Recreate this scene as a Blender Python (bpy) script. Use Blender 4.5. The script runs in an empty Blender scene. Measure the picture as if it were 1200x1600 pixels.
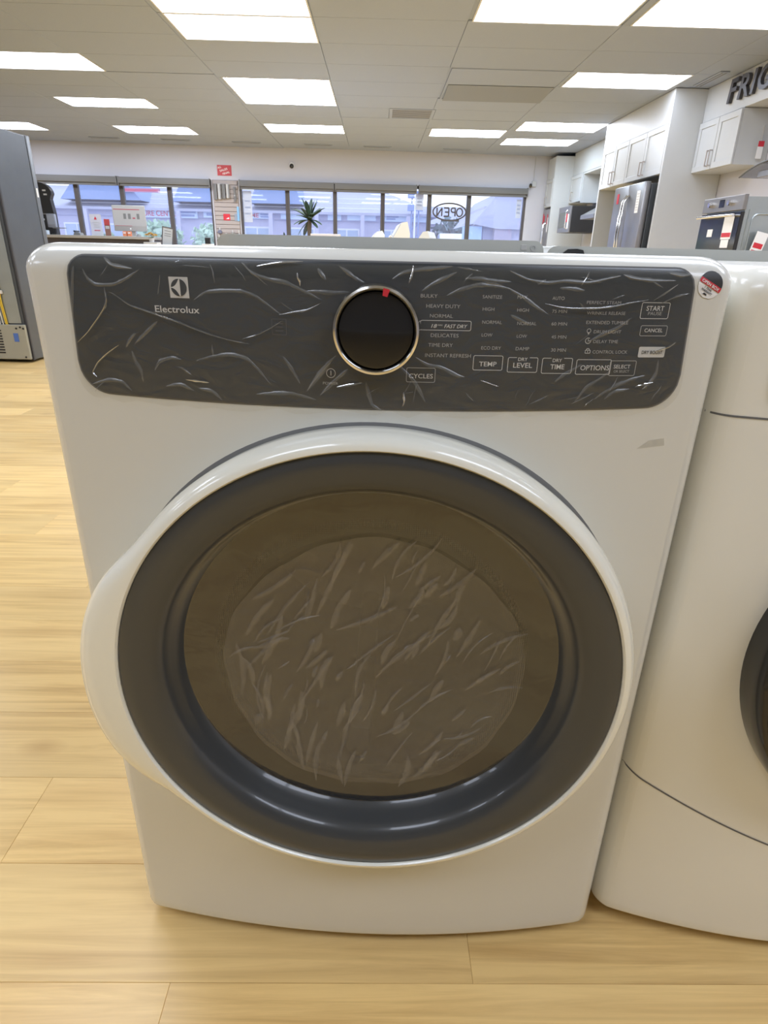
import bpy, bmesh, math, random
from mathutils import Vector, Matrix
random.seed(7)
SC = bpy.context.scene
COL = SC.collection

# ------------------------------------------------------------------ camera, world, exposure
R = math.radians
FOCAL_PX, PITCH, ROLL, HEADING = 948.0, 23.4, 1.3, -1.0
cam_data = bpy.data.cameras.new('camera')
cam_data.sensor_fit = 'VERTICAL'; cam_data.sensor_height = 24.0
cam_data.lens = FOCAL_PX / 1600.0 * 24.0
cam_data.clip_start = 0.02; cam_data.clip_end = 300
cam = bpy.data.objects.new('camera', cam_data); COL.objects.link(cam)
fwd = Vector((math.cos(R(PITCH)) * math.sin(R(-HEADING)), math.cos(R(PITCH)) * math.cos(R(HEADING)), -math.sin(R(PITCH))))
rt0 = Vector((math.cos(R(HEADING)), math.sin(R(HEADING)), 0)); up0 = rt0.cross(fwd)
rt = rt0 * math.cos(R(ROLL)) + up0 * math.sin(R(ROLL)); up = up0 * math.cos(R(ROLL)) - rt0 * math.sin(R(ROLL))
cam.matrix_world = Matrix(((rt.x, up.x, -fwd.x, 0), (rt.y, up.y, -fwd.y, 0), (rt.z, up.z, -fwd.z, 0.975), (0, 0, 0, 1)))
SC.camera = cam

world = bpy.data.worlds.new('world'); SC.world = world; world.use_nodes = True
bg = world.node_tree.nodes['Background']
bg.inputs[0].default_value = (0.86, 0.92, 1.0, 1); bg.inputs[1].default_value = 2.1
SC.view_settings.view_transform = 'Standard'; SC.view_settings.look = 'None'
SC.view_settings.gamma = 1.0; SC.view_settings.use_curve_mapping = False
SC.view_settings.exposure = 0.26
PANEL_POWER = 7.0                      # radiance of the fluorescent ceiling panels
cy = SC.cycles
cy.use_denoising = True; cy.max_bounces = 6; cy.diffuse_bounces = 4; cy.glossy_bounces = 3
cy.transparent_max_bounces = 12; cy.caustics_reflective = False; cy.caustics_refractive = False
cy.sample_clamp_indirect = 6.0; cy.use_adaptive_sampling = True; cy.adaptive_threshold = 0.04

# ------------------------------------------------------------------ materials
MATS = {}
def nodes_of(m): return m.node_tree.nodes, m.node_tree.links
def mat(name, col, rough=0.5, metal=0.0, spec=0.5, emit=None, emit_s=0.0, coat=0.0, bump=None, vary=None):
    """plain principled material; bump=(scale, strength); vary=(scale, amount) mottles the colour a little"""
    if name in MATS: return MATS[name]
    m = bpy.data.materials.new(name); m.use_nodes = True; MATS[name] = m
    n, l = nodes_of(m); b = n['Principled BSDF']
    b.inputs['Base Color'].default_value = (*col, 1); b.inputs['Roughness'].default_value = rough
    b.inputs['Metallic'].default_value = metal; b.inputs['Specular IOR Level'].default_value = spec
    b.inputs['Coat Weight'].default_value = coat; b.inputs['Coat Roughness'].default_value = 0.06
    if emit:
        b.inputs['Emission Color'].default_value = (*emit, 1); b.inputs['Emission Strength'].default_value = emit_s
    if bump or vary:
        tc = n.new('ShaderNodeTexCoord')
    if bump:
        t = n.new('ShaderNodeTexNoise'); t.inputs['Scale'].default_value = bump[0]; t.inputs['Detail'].default_value = 4
        l.new(tc.outputs['Object'], t.inputs['Vector'])
        bp = n.new('ShaderNodeBump'); bp.inputs['Strength'].default_value = bump[1]; bp.inputs['Distance'].default_value = 0.01
        l.new(t.outputs['Fac'], bp.inputs['Height']); l.new(bp.outputs['Normal'], b.inputs['Normal'])
    if vary:
        t = n.new('ShaderNodeTexNoise'); t.inputs['Scale'].default_value = vary[0]; t.inputs['Detail'].default_value = 5
        l.new(tc.outputs['Object'], t.inputs['Vector'])
        mx = n.new('ShaderNodeMix'); mx.data_type = 'RGBA'
        mx.inputs[6].default_value = (*[max(0, c * (1 - vary[1])) for c in col], 1)
        mx.inputs[7].default_value = (*[min(1, c * (1 + vary[1])) for c in col], 1)
        l.new(t.outputs['Fac'], mx.inputs[0]); l.new(mx.outputs[2], b.inputs['Base Color'])
    return m
def sheer(name, tint, gloss, rough, veil=0.0, veil_col=(0.8, 0.8, 0.8), bump=None, fres=True, dots=None):
    """clear sheet: transparent body, mirror coat and a little milky veil"""
    if name in MATS: return MATS[name]
    m = bpy.data.materials.new(name); m.use_nodes = True; MATS[name] = m
    n, l = nodes_of(m); n.remove(n['Principled BSDF']); out = n['Material Output']
    tr = n.new('ShaderNodeBsdfTransparent'); tr.inputs[0].default_value = (*tint, 1)
    df = n.new('ShaderNodeBsdfDiffuse'); df.inputs[0].default_value = (*veil_col, 1)
    gl = n.new('ShaderNodeBsdfGlossy'); gl.inputs['Roughness'].default_value = rough
    m1 = n.new('ShaderNodeMixShader'); m1.inputs[0].default_value = veil
    l.new(tr.outputs[0], m1.inputs[1]); l.new(df.outputs[0], m1.inputs[2])
    m2 = n.new('ShaderNodeMixShader')
    l.new(m1.outputs[0], m2.inputs[1]); l.new(gl.outputs[0], m2.inputs[2])
    if fres:
        lw = n.new('ShaderNodeLayerWeight'); lw.inputs['Blend'].default_value = 0.25
        mr = n.new('ShaderNodeMapRange'); mr.inputs[3].default_value = gloss; mr.inputs[4].default_value = min(1, gloss * 6)
        l.new(lw.outputs['Fresnel'], mr.inputs[0]); l.new(mr.outputs[0], m2.inputs[0])
    else: m2.inputs[0].default_value = gloss
    if bump:
        tc = n.new('ShaderNodeTexCoord'); mp = n.new('ShaderNodeMapping')
        mp.inputs['Scale'].default_value = bump[2]; mp.inputs['Rotation'].default_value = bump[3]
        t = n.new('ShaderNodeTexNoise'); t.inputs['Scale'].default_value = bump[0]; t.inputs['Detail'].default_value = 3
        t.inputs['Distortion'].default_value = 1.2
        l.new(tc.outputs['Object'], mp.inputs[0]); l.new(mp.outputs[0], t.inputs['Vector'])
        bp = n.new('ShaderNodeBump'); bp.inputs['Strength'].default_value = bump[1]; bp.inputs['Distance'].default_value = 0.01
        l.new(t.outputs['Fac'], bp.inputs['Height'])
        l.new(bp.outputs['Normal'], gl.inputs['Normal']); l.new(bp.outputs['Normal'], df.inputs['Normal'])
    l.new(m2.outputs[0], out.inputs[0])
    return m

def wood_material(name, use_random, planks):
    m = bpy.data.materials.new(name); m.use_nodes = True
    n, l = nodes_of(m); b = n['Principled BSDF']; b.inputs['Roughness'].default_value = 0.32
    tc = n.new('ShaderNodeTexCoord'); add = n.new('ShaderNodeVectorMath'); add.operation = 'ADD'
    l.new(tc.outputs['Object'], add.inputs[0])
    tone = None
    if use_random:
        oi = n.new('ShaderNodeObjectInfo'); sc = n.new('ShaderNodeVectorMath'); sc.operation = 'SCALE'
        sc.inputs[0].default_value = (37, 91, 13); l.new(oi.outputs['Random'], sc.inputs['Scale'])
        l.new(sc.outputs[0], add.inputs[1]); tone = oi.outputs['Random']
    if planks:
        br = n.new('ShaderNodeTexBrick'); br.inputs['Scale'].default_value = 1.0
        br.inputs['Brick Width'].default_value = 1.22; br.inputs['Row Height'].default_value = 0.183
        br.inputs['Mortar Size'].default_value = 0.0012; br.offset = 0.37
        br.inputs['Color1'].default_value = (0, 0, 0, 1); br.inputs['Color2'].default_value = (1, 1, 1, 1); br.inputs['Mortar'].default_value = (0, 0, 0, 1)
        l.new(tc.outputs['Object'], br.inputs['Vector']); tone = br.outputs['Color']
        sc = n.new('ShaderNodeVectorMath'); sc.operation = 'SCALE'; sc.inputs['Scale'].default_value = 40
        l.new(br.outputs['Color'], sc.inputs[0]); l.new(sc.outputs[0], add.inputs[1])
    mp = n.new('ShaderNodeMapping'); mp.inputs['Scale'].default_value = (1.3, 30, 1); l.new(add.outputs[0], mp.inputs[0])
    g = n.new('ShaderNodeTexNoise'); g.inputs['Scale'].default_value = 1.6; g.inputs['Detail'].default_value = 8; g.inputs['Roughness'].default_value = 0.62
    g.inputs['Distortion'].default_value = 0.6; l.new(mp.outputs[0], g.inputs['Vector'])
    big = n.new('ShaderNodeTexNoise'); big.inputs['Scale'].default_value = 2.2; big.inputs['Detail'].default_value = 2
    mp2 = n.new('ShaderNodeMapping'); mp2.inputs['Scale'].default_value = (1, 2.5, 1); l.new(add.outputs[0], mp2.inputs[0]); l.new(mp2.outputs[0], big.inputs['Vector'])
    cr = n.new('ShaderNodeValToRGB'); e = cr.color_ramp.elements
    e[0].position = 0.32; e[0].color = (0.62, 0.385, 0.14, 1); e[1].position = 0.60; e[1].color = (0.88, 0.61, 0.245, 1)
    l.new(g.outputs['Fac'], cr.inputs[0])
    mx = n.new('ShaderNodeMix'); mx.data_type = 'RGBA'; mx.blend_type = 'MIX'
    mr = n.new('ShaderNodeMapRange'); mr.inputs[1].default_value = 0.35; mr.inputs[2].default_value = 0.7; mr.inputs[3].default_value = 0.0; mr.inputs[4].default_value = 0.55
    l.new(big.outputs['Fac'], mr.inputs[0]); l.new(mr.outputs[0], mx.inputs[0])
    l.new(cr.outputs[0], mx.inputs[6]); mx.inputs[7].default_value = (0.92, 0.67, 0.30, 1)
    kv = n.new('ShaderNodeTexVoronoi'); kv.inputs['Scale'].default_value = 2.3; kv.inputs['Randomness'].default_value = 1.0
    mp3 = n.new('ShaderNodeMapping'); mp3.inputs['Scale'].default_value = (1, 1.9, 1); l.new(add.outputs[0], mp3.inputs[0]); l.new(mp3.outputs[0], kv.inputs['Vector'])
    kr = n.new('ShaderNodeMapRange'); kr.inputs[1].default_value = 0.02; kr.inputs[2].default_value = 0.13; kr.inputs[3].default_value = 0.5; kr.inputs[4].default_value = 0.0; l.new(kv.outputs['Distance'], kr.inputs[0])
    km = n.new('ShaderNodeMix'); km.data_type = 'RGBA'; l.new(kr.outputs[0], km.inputs[0]); l.new(mx.outputs[2], km.inputs[6]); km.inputs[7].default_value = (0.52, 0.29, 0.10, 1)
    mx = km
    hs = n.new('ShaderNodeHueSaturation'); mv = n.new('ShaderNodeMapRange'); mv.inputs[3].default_value = 0.86; mv.inputs[4].default_value = 1.08
    if tone: l.new(tone, mv.inputs[0]); l.new(mv.outputs[0], hs.inputs['Value'])
    l.new(mx.outputs[2], hs.inputs['Color']); l.new(hs.outputs[0], b.inputs['Base Color'])
    bp = n.new('ShaderNodeBump'); bp.inputs['Strength'].default_value = 0.06; bp.inputs['Distance'].default_value = 0.003
    l.new(g.outputs['Fac'], bp.inputs['Height']); l.new(bp.outputs['Normal'], b.inputs['Normal'])
    return m

M_PLANK = wood_material('oak_plank', True, False)
M_FLOOR = wood_material('oak_floor', False, True)
M_WALL = mat('wall_paint', (0.60, 0.60, 0.65), 0.85, bump=(120, 0.03))
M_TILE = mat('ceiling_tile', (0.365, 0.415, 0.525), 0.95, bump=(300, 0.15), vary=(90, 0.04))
M_ENAMEL = mat('white_enamel', (0.735, 0.725, 0.66), 0.22, spec=0.5, coat=0.25)
M_ENAMEL2 = mat('warm_white_enamel', (0.90, 0.88, 0.79), 0.24, spec=0.5, coat=0.2)
M_RING = mat('white_plastic', (0.93, 0.915, 0.80), 0.16, coat=0.4)
M_PANEL = mat('charcoal_panel', (0.050, 0.057, 0.063), 0.22, coat=0.3)
M_BEZEL = mat('smoked_bezel', (0.058, 0.060, 0.060), 0.28, spec=0.35, coat=0.42)
M_GAP = mat('grey_joint_shade', (0.16, 0.16, 0.158), 0.7)  # seam grey; also paints shade around the dryer door and panel
M_PRINT = mat('print_white', (0.70, 0.70, 0.69), 0.5)
M_PRINTDIM = mat('print_grey', (0.46, 0.46, 0.455), 0.5)
M_CHROME = mat('chrome', (0.82, 0.81, 0.79), 0.13, metal=1.0)
M_BLACKG = mat('gloss_black', (0.012, 0.012, 0.012), 0.1, coat=0.3)
M_BLACK = mat('black_plastic', (0.02, 0.02, 0.021), 0.45)
M_RED = mat('print_red', (0.62, 0.03, 0.05), 0.5)
M_PAPER = mat('white_paper', (0.86, 0.86, 0.85), 0.7)
M_CAB = mat('cabinet_white', (0.56, 0.575, 0.575), 0.42, vary=(14, 0.02))
M_STEEL = mat('brushed_steel', (0.34, 0.335, 0.34), 0.34, metal=0.85, vary=(30, 0.06))
M_STEELD = mat('dark_steel', (0.10, 0.11, 0.12), 0.4, metal=0.5, vary=(5, 0.15))
M_GALV = mat('galvanised_sheet', (0.42, 0.46, 0.46), 0.35, metal=0.7, vary=(6, 0.15))
M_NICKEL = mat('nickel', (0.50, 0.44, 0.40), 0.3, metal=0.9)
M_FRAME = mat('bronze_frame', (0.085, 0.075, 0.075), 0.5)
M_GREY = mat('blind_grey', (0.17, 0.17, 0.168), 0.6)
M_GREYD = mat('mid_grey', (0.2, 0.2, 0.2), 0.6)
M_GREYL = mat('pale_grey', (0.5, 0.5, 0.49), 0.6)
M_LETTER = mat('sign_charcoal', (0.06, 0.058, 0.065), 0.4)
M_GLASS = sheer('window_glass', (0.86, 0.89, 0.97), 0.05, 0.02, veil=0.10, veil_col=(0.72, 0.76, 0.98))  # bluish veil puts the outdoor glare haze into the pane
M_LIGHT = mat('lit_diffuser', (0.9, 0.9, 0.88), 0.6, emit=(0.88, 0.97, 1.17), emit_s=PANEL_POWER)
M_LIGHTF = mat('lit_diffuser_far', (0.9, 0.9, 0.88), 0.6, emit=(0.90, 0.97, 1.13), emit_s=PANEL_POWER * 2.5)
M_LIGHTC = mat('lit_diffuser_cool', (0.9, 0.92, 0.94), 0.6, emit=(0.80, 0.97, 1.17), emit_s=PANEL_POWER * 1.5)

# ------------------------------------------------------------------ builders
class MB:
    """collects simple solids and links them as ONE mesh object"""
    def __init__(s): s.v = []; s.f = []; s.sm = []
    def add(s, vs, fs, smooth=False):
        o = len(s.v); s.v += [tuple(p) for p in vs]; s.f += [tuple(i + o for i in f) for f in fs]; s.sm += [smooth] * len(fs); return s
    def bm(s, bm, smooth=False):
        bm.verts.index_update(); s.add([v.co[:] for v in bm.verts], [[v.index for v in f.verts] for f in bm.faces], smooth); bm.free(); return s
    def box(s, x0, x1, y0, y1, z0, z1, bev=0.0, seg=2, M=None):
        b = bmesh.new(); bmesh.ops.create_cube(b, size=1.0)
        for v in b.verts:
            v.co = Vector(((x0 + x1) / 2 + v.co.x * (x1 - x0), (y0 + y1) / 2 + v.co.y * (y1 - y0), (z0 + z1) / 2 + v.co.z * (z1 - z0)))
        if bev > 0: bmesh.ops.bevel(b, geom=list(b.edges), offset=bev, segments=seg, profile=0.5, affect='EDGES')
        if M is not None: bmesh.ops.transform(b, matrix=M, verts=b.verts)
        return s.bm(b, bev > 0 and seg > 1)
    def prism(s, pts, a0, a1, axis='y', smooth=False):
        """extrude a 2-D outline along axis; outline coords are the two other axes in xyz order"""
        n = len(pts); vs = []
        for a in (a0, a1):
            for p in pts:
                vs.append({'y': (p[0], a, p[1]), 'x': (a, p[0], p[1]), 'z': (p[0], p[1], a)}[axis])
        fs = [tuple(range(n)), tuple(range(2 * n - 1, n - 1, -1))] + [(i, n + i, n + (i + 1) % n, (i + 1) % n) for i in range(n)]
        s.add(vs, fs[:2]); o = len(s.v) - 2 * n
        s.f += [tuple(i + o for i in f) for f in fs[2:]]; s.sm += [smooth] * n
        return s
    def lathe(s, prof, cx=0, cz=0, cy0=0, seg=96, rfun=None, close=False, axis='y', smooth=True):
        """revolve (r, y) profile; rfun(i, r, theta) may change a ring's radius"""
        vs = []; k = len(prof)
        for j in range(seg):
            t = 2 * math.pi * j / seg
            for i, (r, y) in enumerate(prof):
                rr = rfun(i, r, t) if rfun else r
                if axis == 'y': vs.append((cx + rr * math.cos(t), cy0 + y, cz + rr * math.sin(t)))
                else: vs.append((cx + rr * math.cos(t), cz + rr * math.sin(t), cy0 + y))
        fs = []
        for j in range(seg):
            for i in range(k - 1 if not close else k):
                a, b2 = j * k + i, j * k + (i + 1) % k; c, d = ((j + 1) % seg) * k + (i + 1) % k, ((j + 1) % seg) * k + i
                fs.append((a, b2, c, d) if axis == 'y' else (a, d, c, b2))
        return s.add(vs, fs, smooth)
    def tube(s, pts, r, seg=8, smooth=True, cap=True):
        pts = [Vector(p) for p in pts]; n = len(pts); vs = []; fs = []
        rr = r if isinstance(r, (list, tuple)) else [r] * n
        ref = None
        for i, p in enumerate(pts):
            d = (pts[min(i + 1, n - 1)] - pts[max(i - 1, 0)]).normalized()
            if ref is None: ref = Vector((0, 0, 1)) if abs(d.z) < 0.9 else Vector((1, 0, 0))
            a = d.cross(ref).normalized(); b2 = a.cross(d).normalized(); ref = b2
            for k in range(seg):
                t = 2 * math.pi * k / seg; vs.append(p + a * rr[i] * math.cos(t) + b2 * rr[i] * math.sin(t))
        for i in range(n - 1):
            for k in range(seg):
                fs.append((i * seg + k, i * seg + (k + 1) % seg, (i + 1) * seg + (k + 1) % seg, (i + 1) * seg + k))
        if cap: fs += [tuple(range(seg - 1, -1, -1)), tuple(range((n - 1) * seg, n * seg))]
        return s.add(vs, fs, smooth)
    def build(s, name, m, parent=None, loc=None, rz=0.0):
        me = bpy.data.meshes.new(name); me.from_pydata(s.v, [], s.f)
        bm = bmesh.new(); bm.from_mesh(me); bmesh.ops.recalc_face_normals(bm, faces=bm.faces); bm.to_mesh(me); bm.free()
        if len(s.sm) == len(me.polygons): me.polygons.foreach_set('use_smooth', s.sm)
        me.materials.append(m); me.update()
        if any(s.sm): me.set_sharp_from_angle(angle=R(42))
        o = bpy.data.objects.new(name, me); COL.objects.link(o)
        if parent: o.parent = parent
        if loc: o.location = loc
        o.rotation_euler.z = rz
        return o
def tag(o, label, cat, group=None):
    o['label'] = label; o['category'] = cat
    if group: o['group'] = group
    return o
def thing(name, label, cat, loc=(0, 0, 0), rz=0.0, group=None):
    o = bpy.data.objects.new(name, None); COL.objects.link(o); o.location = loc; o.rotation_euler.z = rz
    o.empty_display_size = 0.05
    return tag(o, label, cat, group)
def struct(o): o['kind'] = 'structure'; return o
def copy_tree(o, parent=None):
    c = o.copy(); COL.objects.link(c); c.parent = parent
    for ch in list(o.children): copy_tree(ch, c)
    return c

_txt = {}
def text_geo(s, shear=0.0, bold=0.0):
    """outline of a word, normalised to 0..1 wide and 0..1 cap height"""
    key = (s, shear, bold)
    if key in _txt: return _txt[key]
    cu = bpy.data.curves.new('t', 'FONT'); cu.body = s; cu.size = 1.0; cu.shear = shear; cu.offset = bold; cu.resolution_u = 3
    ob = bpy.data.objects.new('t', cu); COL.objects.link(ob)
    bpy.context.view_layer.update()
    me = bpy.data.meshes.new_from_object(ob.evaluated_get(bpy.context.evaluated_depsgraph_get()))
    v = [(p.co.x, p.co.y) for p in me.vertices]; f = [tuple(p.vertices) for p in me.polygons]
    bpy.data.objects.remove(ob); bpy.data.curves.remove(cu); bpy.data.meshes.remove(me)
    x0 = min(p[0] for p in v); x1 = max(p[0] for p in v); h = 0.729
    v = [((p[0] - x0) / (x1 - x0), p[1] / h) for p in v]
    _txt[key] = (v, f, (x1 - x0) / h); return _txt[key]
def put_text(mb, s, x0, x1, z0, h, fn, shear=0.0, bold=0.0):
    """words between x0 and x1 on baseline z0 with cap height h; fn(x, z) gives the 3-D point"""
    v, f, asp = text_geo(s, shear, bold)
    if x1 is None: x1 = x0 + asp * h
    mb.add([fn(x0 + p[0] * (x1 - x0), z0 + p[1] * h) for p in v], f)
def solid_text(mb, s, h, depth, fn, shear=0.0, bold=0.0):
    """raised lettering: fn(x, z, d) with d 0..depth outwards"""
    v, f, asp = text_geo(s, shear, bold); w = asp * h; n = len(v)
    vs = [fn(p[0] * w, p[1] * h, depth) for p in v] + [fn(p[0] * w, p[1] * h, 0) for p in v]
    fs = list(f) + [tuple(i + n for i in reversed(q)) for q in f]
    cnt = {}
    for q in f:
        for i in range(len(q)):
            a, b = q[i], q[(i + 1) % len(q)]; cnt.setdefault((min(a, b), max(a, b)), []).append((a, b))
    for e in cnt.values():
        if len(e) == 1: a, b = e[0]; fs.append((a, a + n, b + n, b))
    mb.add(vs, fs); return w

# ------------------------------------------------------------------ the room
CEIL = 2.72
struct(MB().box(-9, 4.6, -6.5, 15.2, -0.06, -0.0035).build('floor', M_FLOOR))
FLOOR = bpy.data.objects['floor']
# planks that the photograph lets one pick apart: left of the dryer and in front of it
pm = MB().box(-0.60985, 0.60985, -0.09133, 0.09133, -0.0035, 0.0, 0.0005, 1)
plank0 = None
for r in range(40):
    y = 0.2605 + 0.183 * r
    if y > 7.2: break
    off = (r * 0.437) % 1.22
    for k in range(-6, 4):
        x = -0.11 + k * 1.22 + off
        zc = 0.918 * y + 0.39
        left, right = -0.66 * zc, (0.95 if y < 0.72 else -0.53 * y + 0.1)
        if x + 0.61 < left or x - 0.61 > right: continue
        if plank0 is None: o = plank0 = pm.build('plank', M_PLANK, FLOOR)
        else: o = plank0.copy(); COL.objects.link(o)
        o.location = (x, y, 0)
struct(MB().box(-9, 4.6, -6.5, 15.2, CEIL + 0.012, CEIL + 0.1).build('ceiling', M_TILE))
CEILING = bpy.data.objects['ceiling']
struct(MB().box(-9, 4.6, -6.6, -6.5, 0, CEIL + 0.05).build('wall_back', M_WALL))
struct(MB().box(-9.1, -9, -6.5, 13.1, 0, CEIL + 0.05).build('wall_left', M_WALL))
struct(MB().box(4.04, 4.14, -6.5, 14.2, 0, CEIL + 0.05).build('wall_right', M_WALL))

# window wall, turned a little against the room
TW = R(2.97); FO = Vector((0, 13.615, 0)); FU = Vector((math.cos(TW), math.sin(TW), 0)); FN = Vector((math.sin(TW), -math.cos(TW), 0))
def fp(s, n=0.0, z=0.0): return FO + FU * s + FN * n + Vector((0, 0, z))
wf = MB()
wf.box(-9.1, 4.2, 0, 0.18, 2.15, CEIL + 0.05).box(-9.1, 4.2, 0, 0.18, 0, 0.55)
wf.box(-3.29, -2.755, 0, 0.18, 0.55, 2.15).box(2.985, 4.2, 0, 0.18, 0.55, 2.15).box(-9.1, -7.9, 0, 0.18, 0.55, 2.15)
struct(wf.build('wall_front', M_WALL, None, FO, TW))
edges = [(-7.85, -6.9), (-6.9, -5.90), (-5.90, -5.035), (-5.035, -4.12), (-4.12, -3.29), (-2.755, -1.825), (-1.825, -0.883), (-0.883, 0.075), (0.075, 1.02), (1.02, 1.825), (1.825, 2.985)]
for i, (a, b) in enumerate(edges):
    fr = MB(); t = 0.040
    fr.box(a, a + t, 0.03, 0.13, 0.55, 2.15, 0.004, 1).box(b - t, b, 0.03, 0.13, 0.55, 2.15, 0.004, 1)
    fr.box(a + t, b - t, 0.03, 0.13, 2.10, 2.15).box(a + t, b - t, 0.03, 0.13, 0.55, 0.60)
    w = struct(fr.build('window_%d' % (i + 1), M_FRAME, None, FO, TW))
    MB().box(a + t, b - t, 0.075, 0.081, 0.60, 2.10).build('pane', M_GLASS, w)
# roller blind cassettes over the windows
for a, b, lab in ((-7.85, -5.06, 'grey roller blind cassette above the leftmost windows beside the dark fridge'),
                  (-5.04, -3.30, 'grey roller blind cassette above the computer monitor and framed card'),
                  (-2.74, -0.90, 'grey roller blind cassette above the palm tree windows'),
                  (-0.88, 0.74, 'grey roller blind cassette above the tilted washer consoles'),
                  (0.78, 2.98, 'grey roller blind cassette above the OPEN sign')):
    t = thing('roller_blind', lab, 'blind', fp(0), TW, 'roller blinds along the shop window')
    MB().box(a, b, -0.11, -0.002, 2.04, 2.15, 0.008, 2).build('cassette', M_GREY, t)
    MB().box(a + 0.02, b - 0.02, -0.075, -0.045, 1.995, 2.04, 0.004, 1).build('bottom_bar', M_GREY, t)
    for s in (a, b - 0.012): MB().box(s, s + 0.012, -0.113, -0.002, 2.0, 2.16).build('end_cap', M_GREYD, t)

# ceiling panels: columns 1.283 wide, rows 0.69 deep
CX = [-0.57 + 1.283 * k for k in range(-6, 4)]
lights = []     # (x0, x1, y0, y1, label, cool)
def L(x0, x1, y0, y1, lab, cool=False): lights.append((x0, x1, y0, y1, lab, cool))
L(-1.81, -0.58, 5.53, 6.21, 'large ceiling light panel cut by the top edge, nearer half of the left pair')
L(-1.81, -0.58, 6.22, 6.90, 'large ceiling light panel above the dryer, farther half of the left pair')
L(-1.80, -0.58, 8.24, 8.92, 'ceiling light panel, nearer of the middle pair above the red wall sign')
L(-1.80, -0.58, 8.93, 9.59, 'ceiling light panel, farther of the middle pair above the red wall sign')
L(-1.82, -0.58, 11.02, 11.71, 'small ceiling light panel above the domed camera near the windows')
L(0.745, 1.97, 5.52, 6.215, 'large ceiling light panel at top right, left of two side by side')
L(2.06, 3.29, 5.52, 6.205, 'large ceiling light panel at top right corner, right of two side by side')
L(2.05, 3.28, 7.63, 8.27, 'ceiling light panel beside the top of the tall white cabinet panel')
L(2.10, 3.34, 10.33, 11.04, 'ceiling light panel above the recessed kitchen display, nearer of two')
L(2.11, 3.33, 11.75, 12.43, 'ceiling light panel above the far kitchen display, farther of two', True)
L(0.80, 1.99, 11.06, 11.75, 'ceiling light panel beside the small square grille near the windows', True)
L(-4.27, -3.04, 7.45, 8.12, 'wide ceiling light panel cut by the left edge, nearest on the left')
L(-4.30, -3.09, 9.48, 10.06, 'bluish ceiling light panel, middle one of the left column', True)
L(-4.34, -3.11, 11.50, 12.20, 'ceiling light panel on the left, closest to the window wall')
L(-6.85, -5.63, 11.42, 12.12, 'ceiling light panel at the left edge above the dark fridge')
for y in (3.5, 1.3, -0.9):  # unseen rows, there only for their light on the dryer and floor
    for x in (-6.85, -4.3, -1.8, 0.745, 2.06):
        L(x, x + 1.22, y, y + 0.68, 'ceiling light panel overhead, out of the photograph')
vents = [(0.735, 2.02, 7.62, 9.02), (0.12, 0.745, 9.66, 10.33)]
def blocked(x0, x1, y0, y1):
    for q in [l[:4] for l in lights] + vents:
        if x0 < q[1] - 0.02 and x1 > q[0] + 0.02 and y0 < q[3] - 0.02 and y1 > q[2] + 0.02: return True
    return False
tile0 = {}
for c in CX:
    dy = 0.0 if c > -1.9 else -0.13
    for r in range(-4, 11):
        y0 = 6.21 + 0.69 * r + dy
        if y0 > 13.0 or y0 < 3.4: continue
        x0 = c
        if x0 > 3.4 or x0 + 1.28 < -0.72 * (0.918 * y0 + 0.7): continue
        x1, y1 = x0 + 1.279, y0 + 0.686
        # cut the tile around light openings: split in strips where a fixture sits
        cuts = [q for q in [l[:4] for l in lights] + vents if x0 < q[1] - 0.03 and x1 > q[0] + 0.03 and y0 < q[3] - 0.03 and y1 > q[2] + 0.03]
        pieces = [(x0, x1, y0, y1)]
        for q in cuts:
            nw = []
            for (a, b, cc, d) in pieces:
                ya, yb = max(cc, q[2]), min(d, q[3])
                if ya >= yb or a >= q[1] or b <= q[0]: nw.append((a, b, cc, d)); continue
                if ya - cc > 0.03: nw.append((a, b, cc, ya - 0.004))
                if d - yb > 0.03: nw.append((a, b, yb + 0.004, d))
                if q[0] - a > 0.04: nw.append((a, q[0] - 0.004, ya, yb))
                if b - q[1] > 0.04: nw.append((q[1] + 0.004, b, ya, yb))
            pieces = nw
        for (a, b, cc, d) in pieces:
            key = (round(b - a, 3), round(d - cc, 3))
            if key not in tile0:
                w, h = key
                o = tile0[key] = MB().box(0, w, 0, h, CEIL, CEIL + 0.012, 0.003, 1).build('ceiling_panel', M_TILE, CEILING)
            else: o = tile0[key].copy(); COL.objects.link(o)
            o.location = (a, cc, 0)
cache = {}
M_LFRAME = mat('fixture_frame', (0.8, 0.8, 0.78), 0.5)
for x0, x1, y0, y1, lab, cool in lights:
    t = thing('ceiling_light', lab, 'light', ((x0 + x1) / 2, (y0 + y1) / 2, CEIL), 0, 'fluorescent panels in the ceiling')
    w, d = (x1 - x0) / 2, (y1 - y0) / 2
    f = MB(); e = 0.014
    f.box(-w, w, -d, -d + e, -0.003, 0.012).box(-w, w, d - e, d, -0.003, 0.012).box(-w, -w + e, -d + e, d - e, -0.003, 0.012).box(w - e, w, -d + e, d - e, -0.003, 0.012)
    f.build('frame', M_LFRAME, t)
    MB().add([(-w + e, -d + e, 0.001), (-w + e, d - e, 0.001), (w - e, d - e, 0.001), (w - e, -d + e, 0.001)], [(0, 1, 2, 3)]).build('diffuser', M_LIGHTC if cool else (M_LIGHTF if y0 > 8 else M_LIGHT), t)

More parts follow.
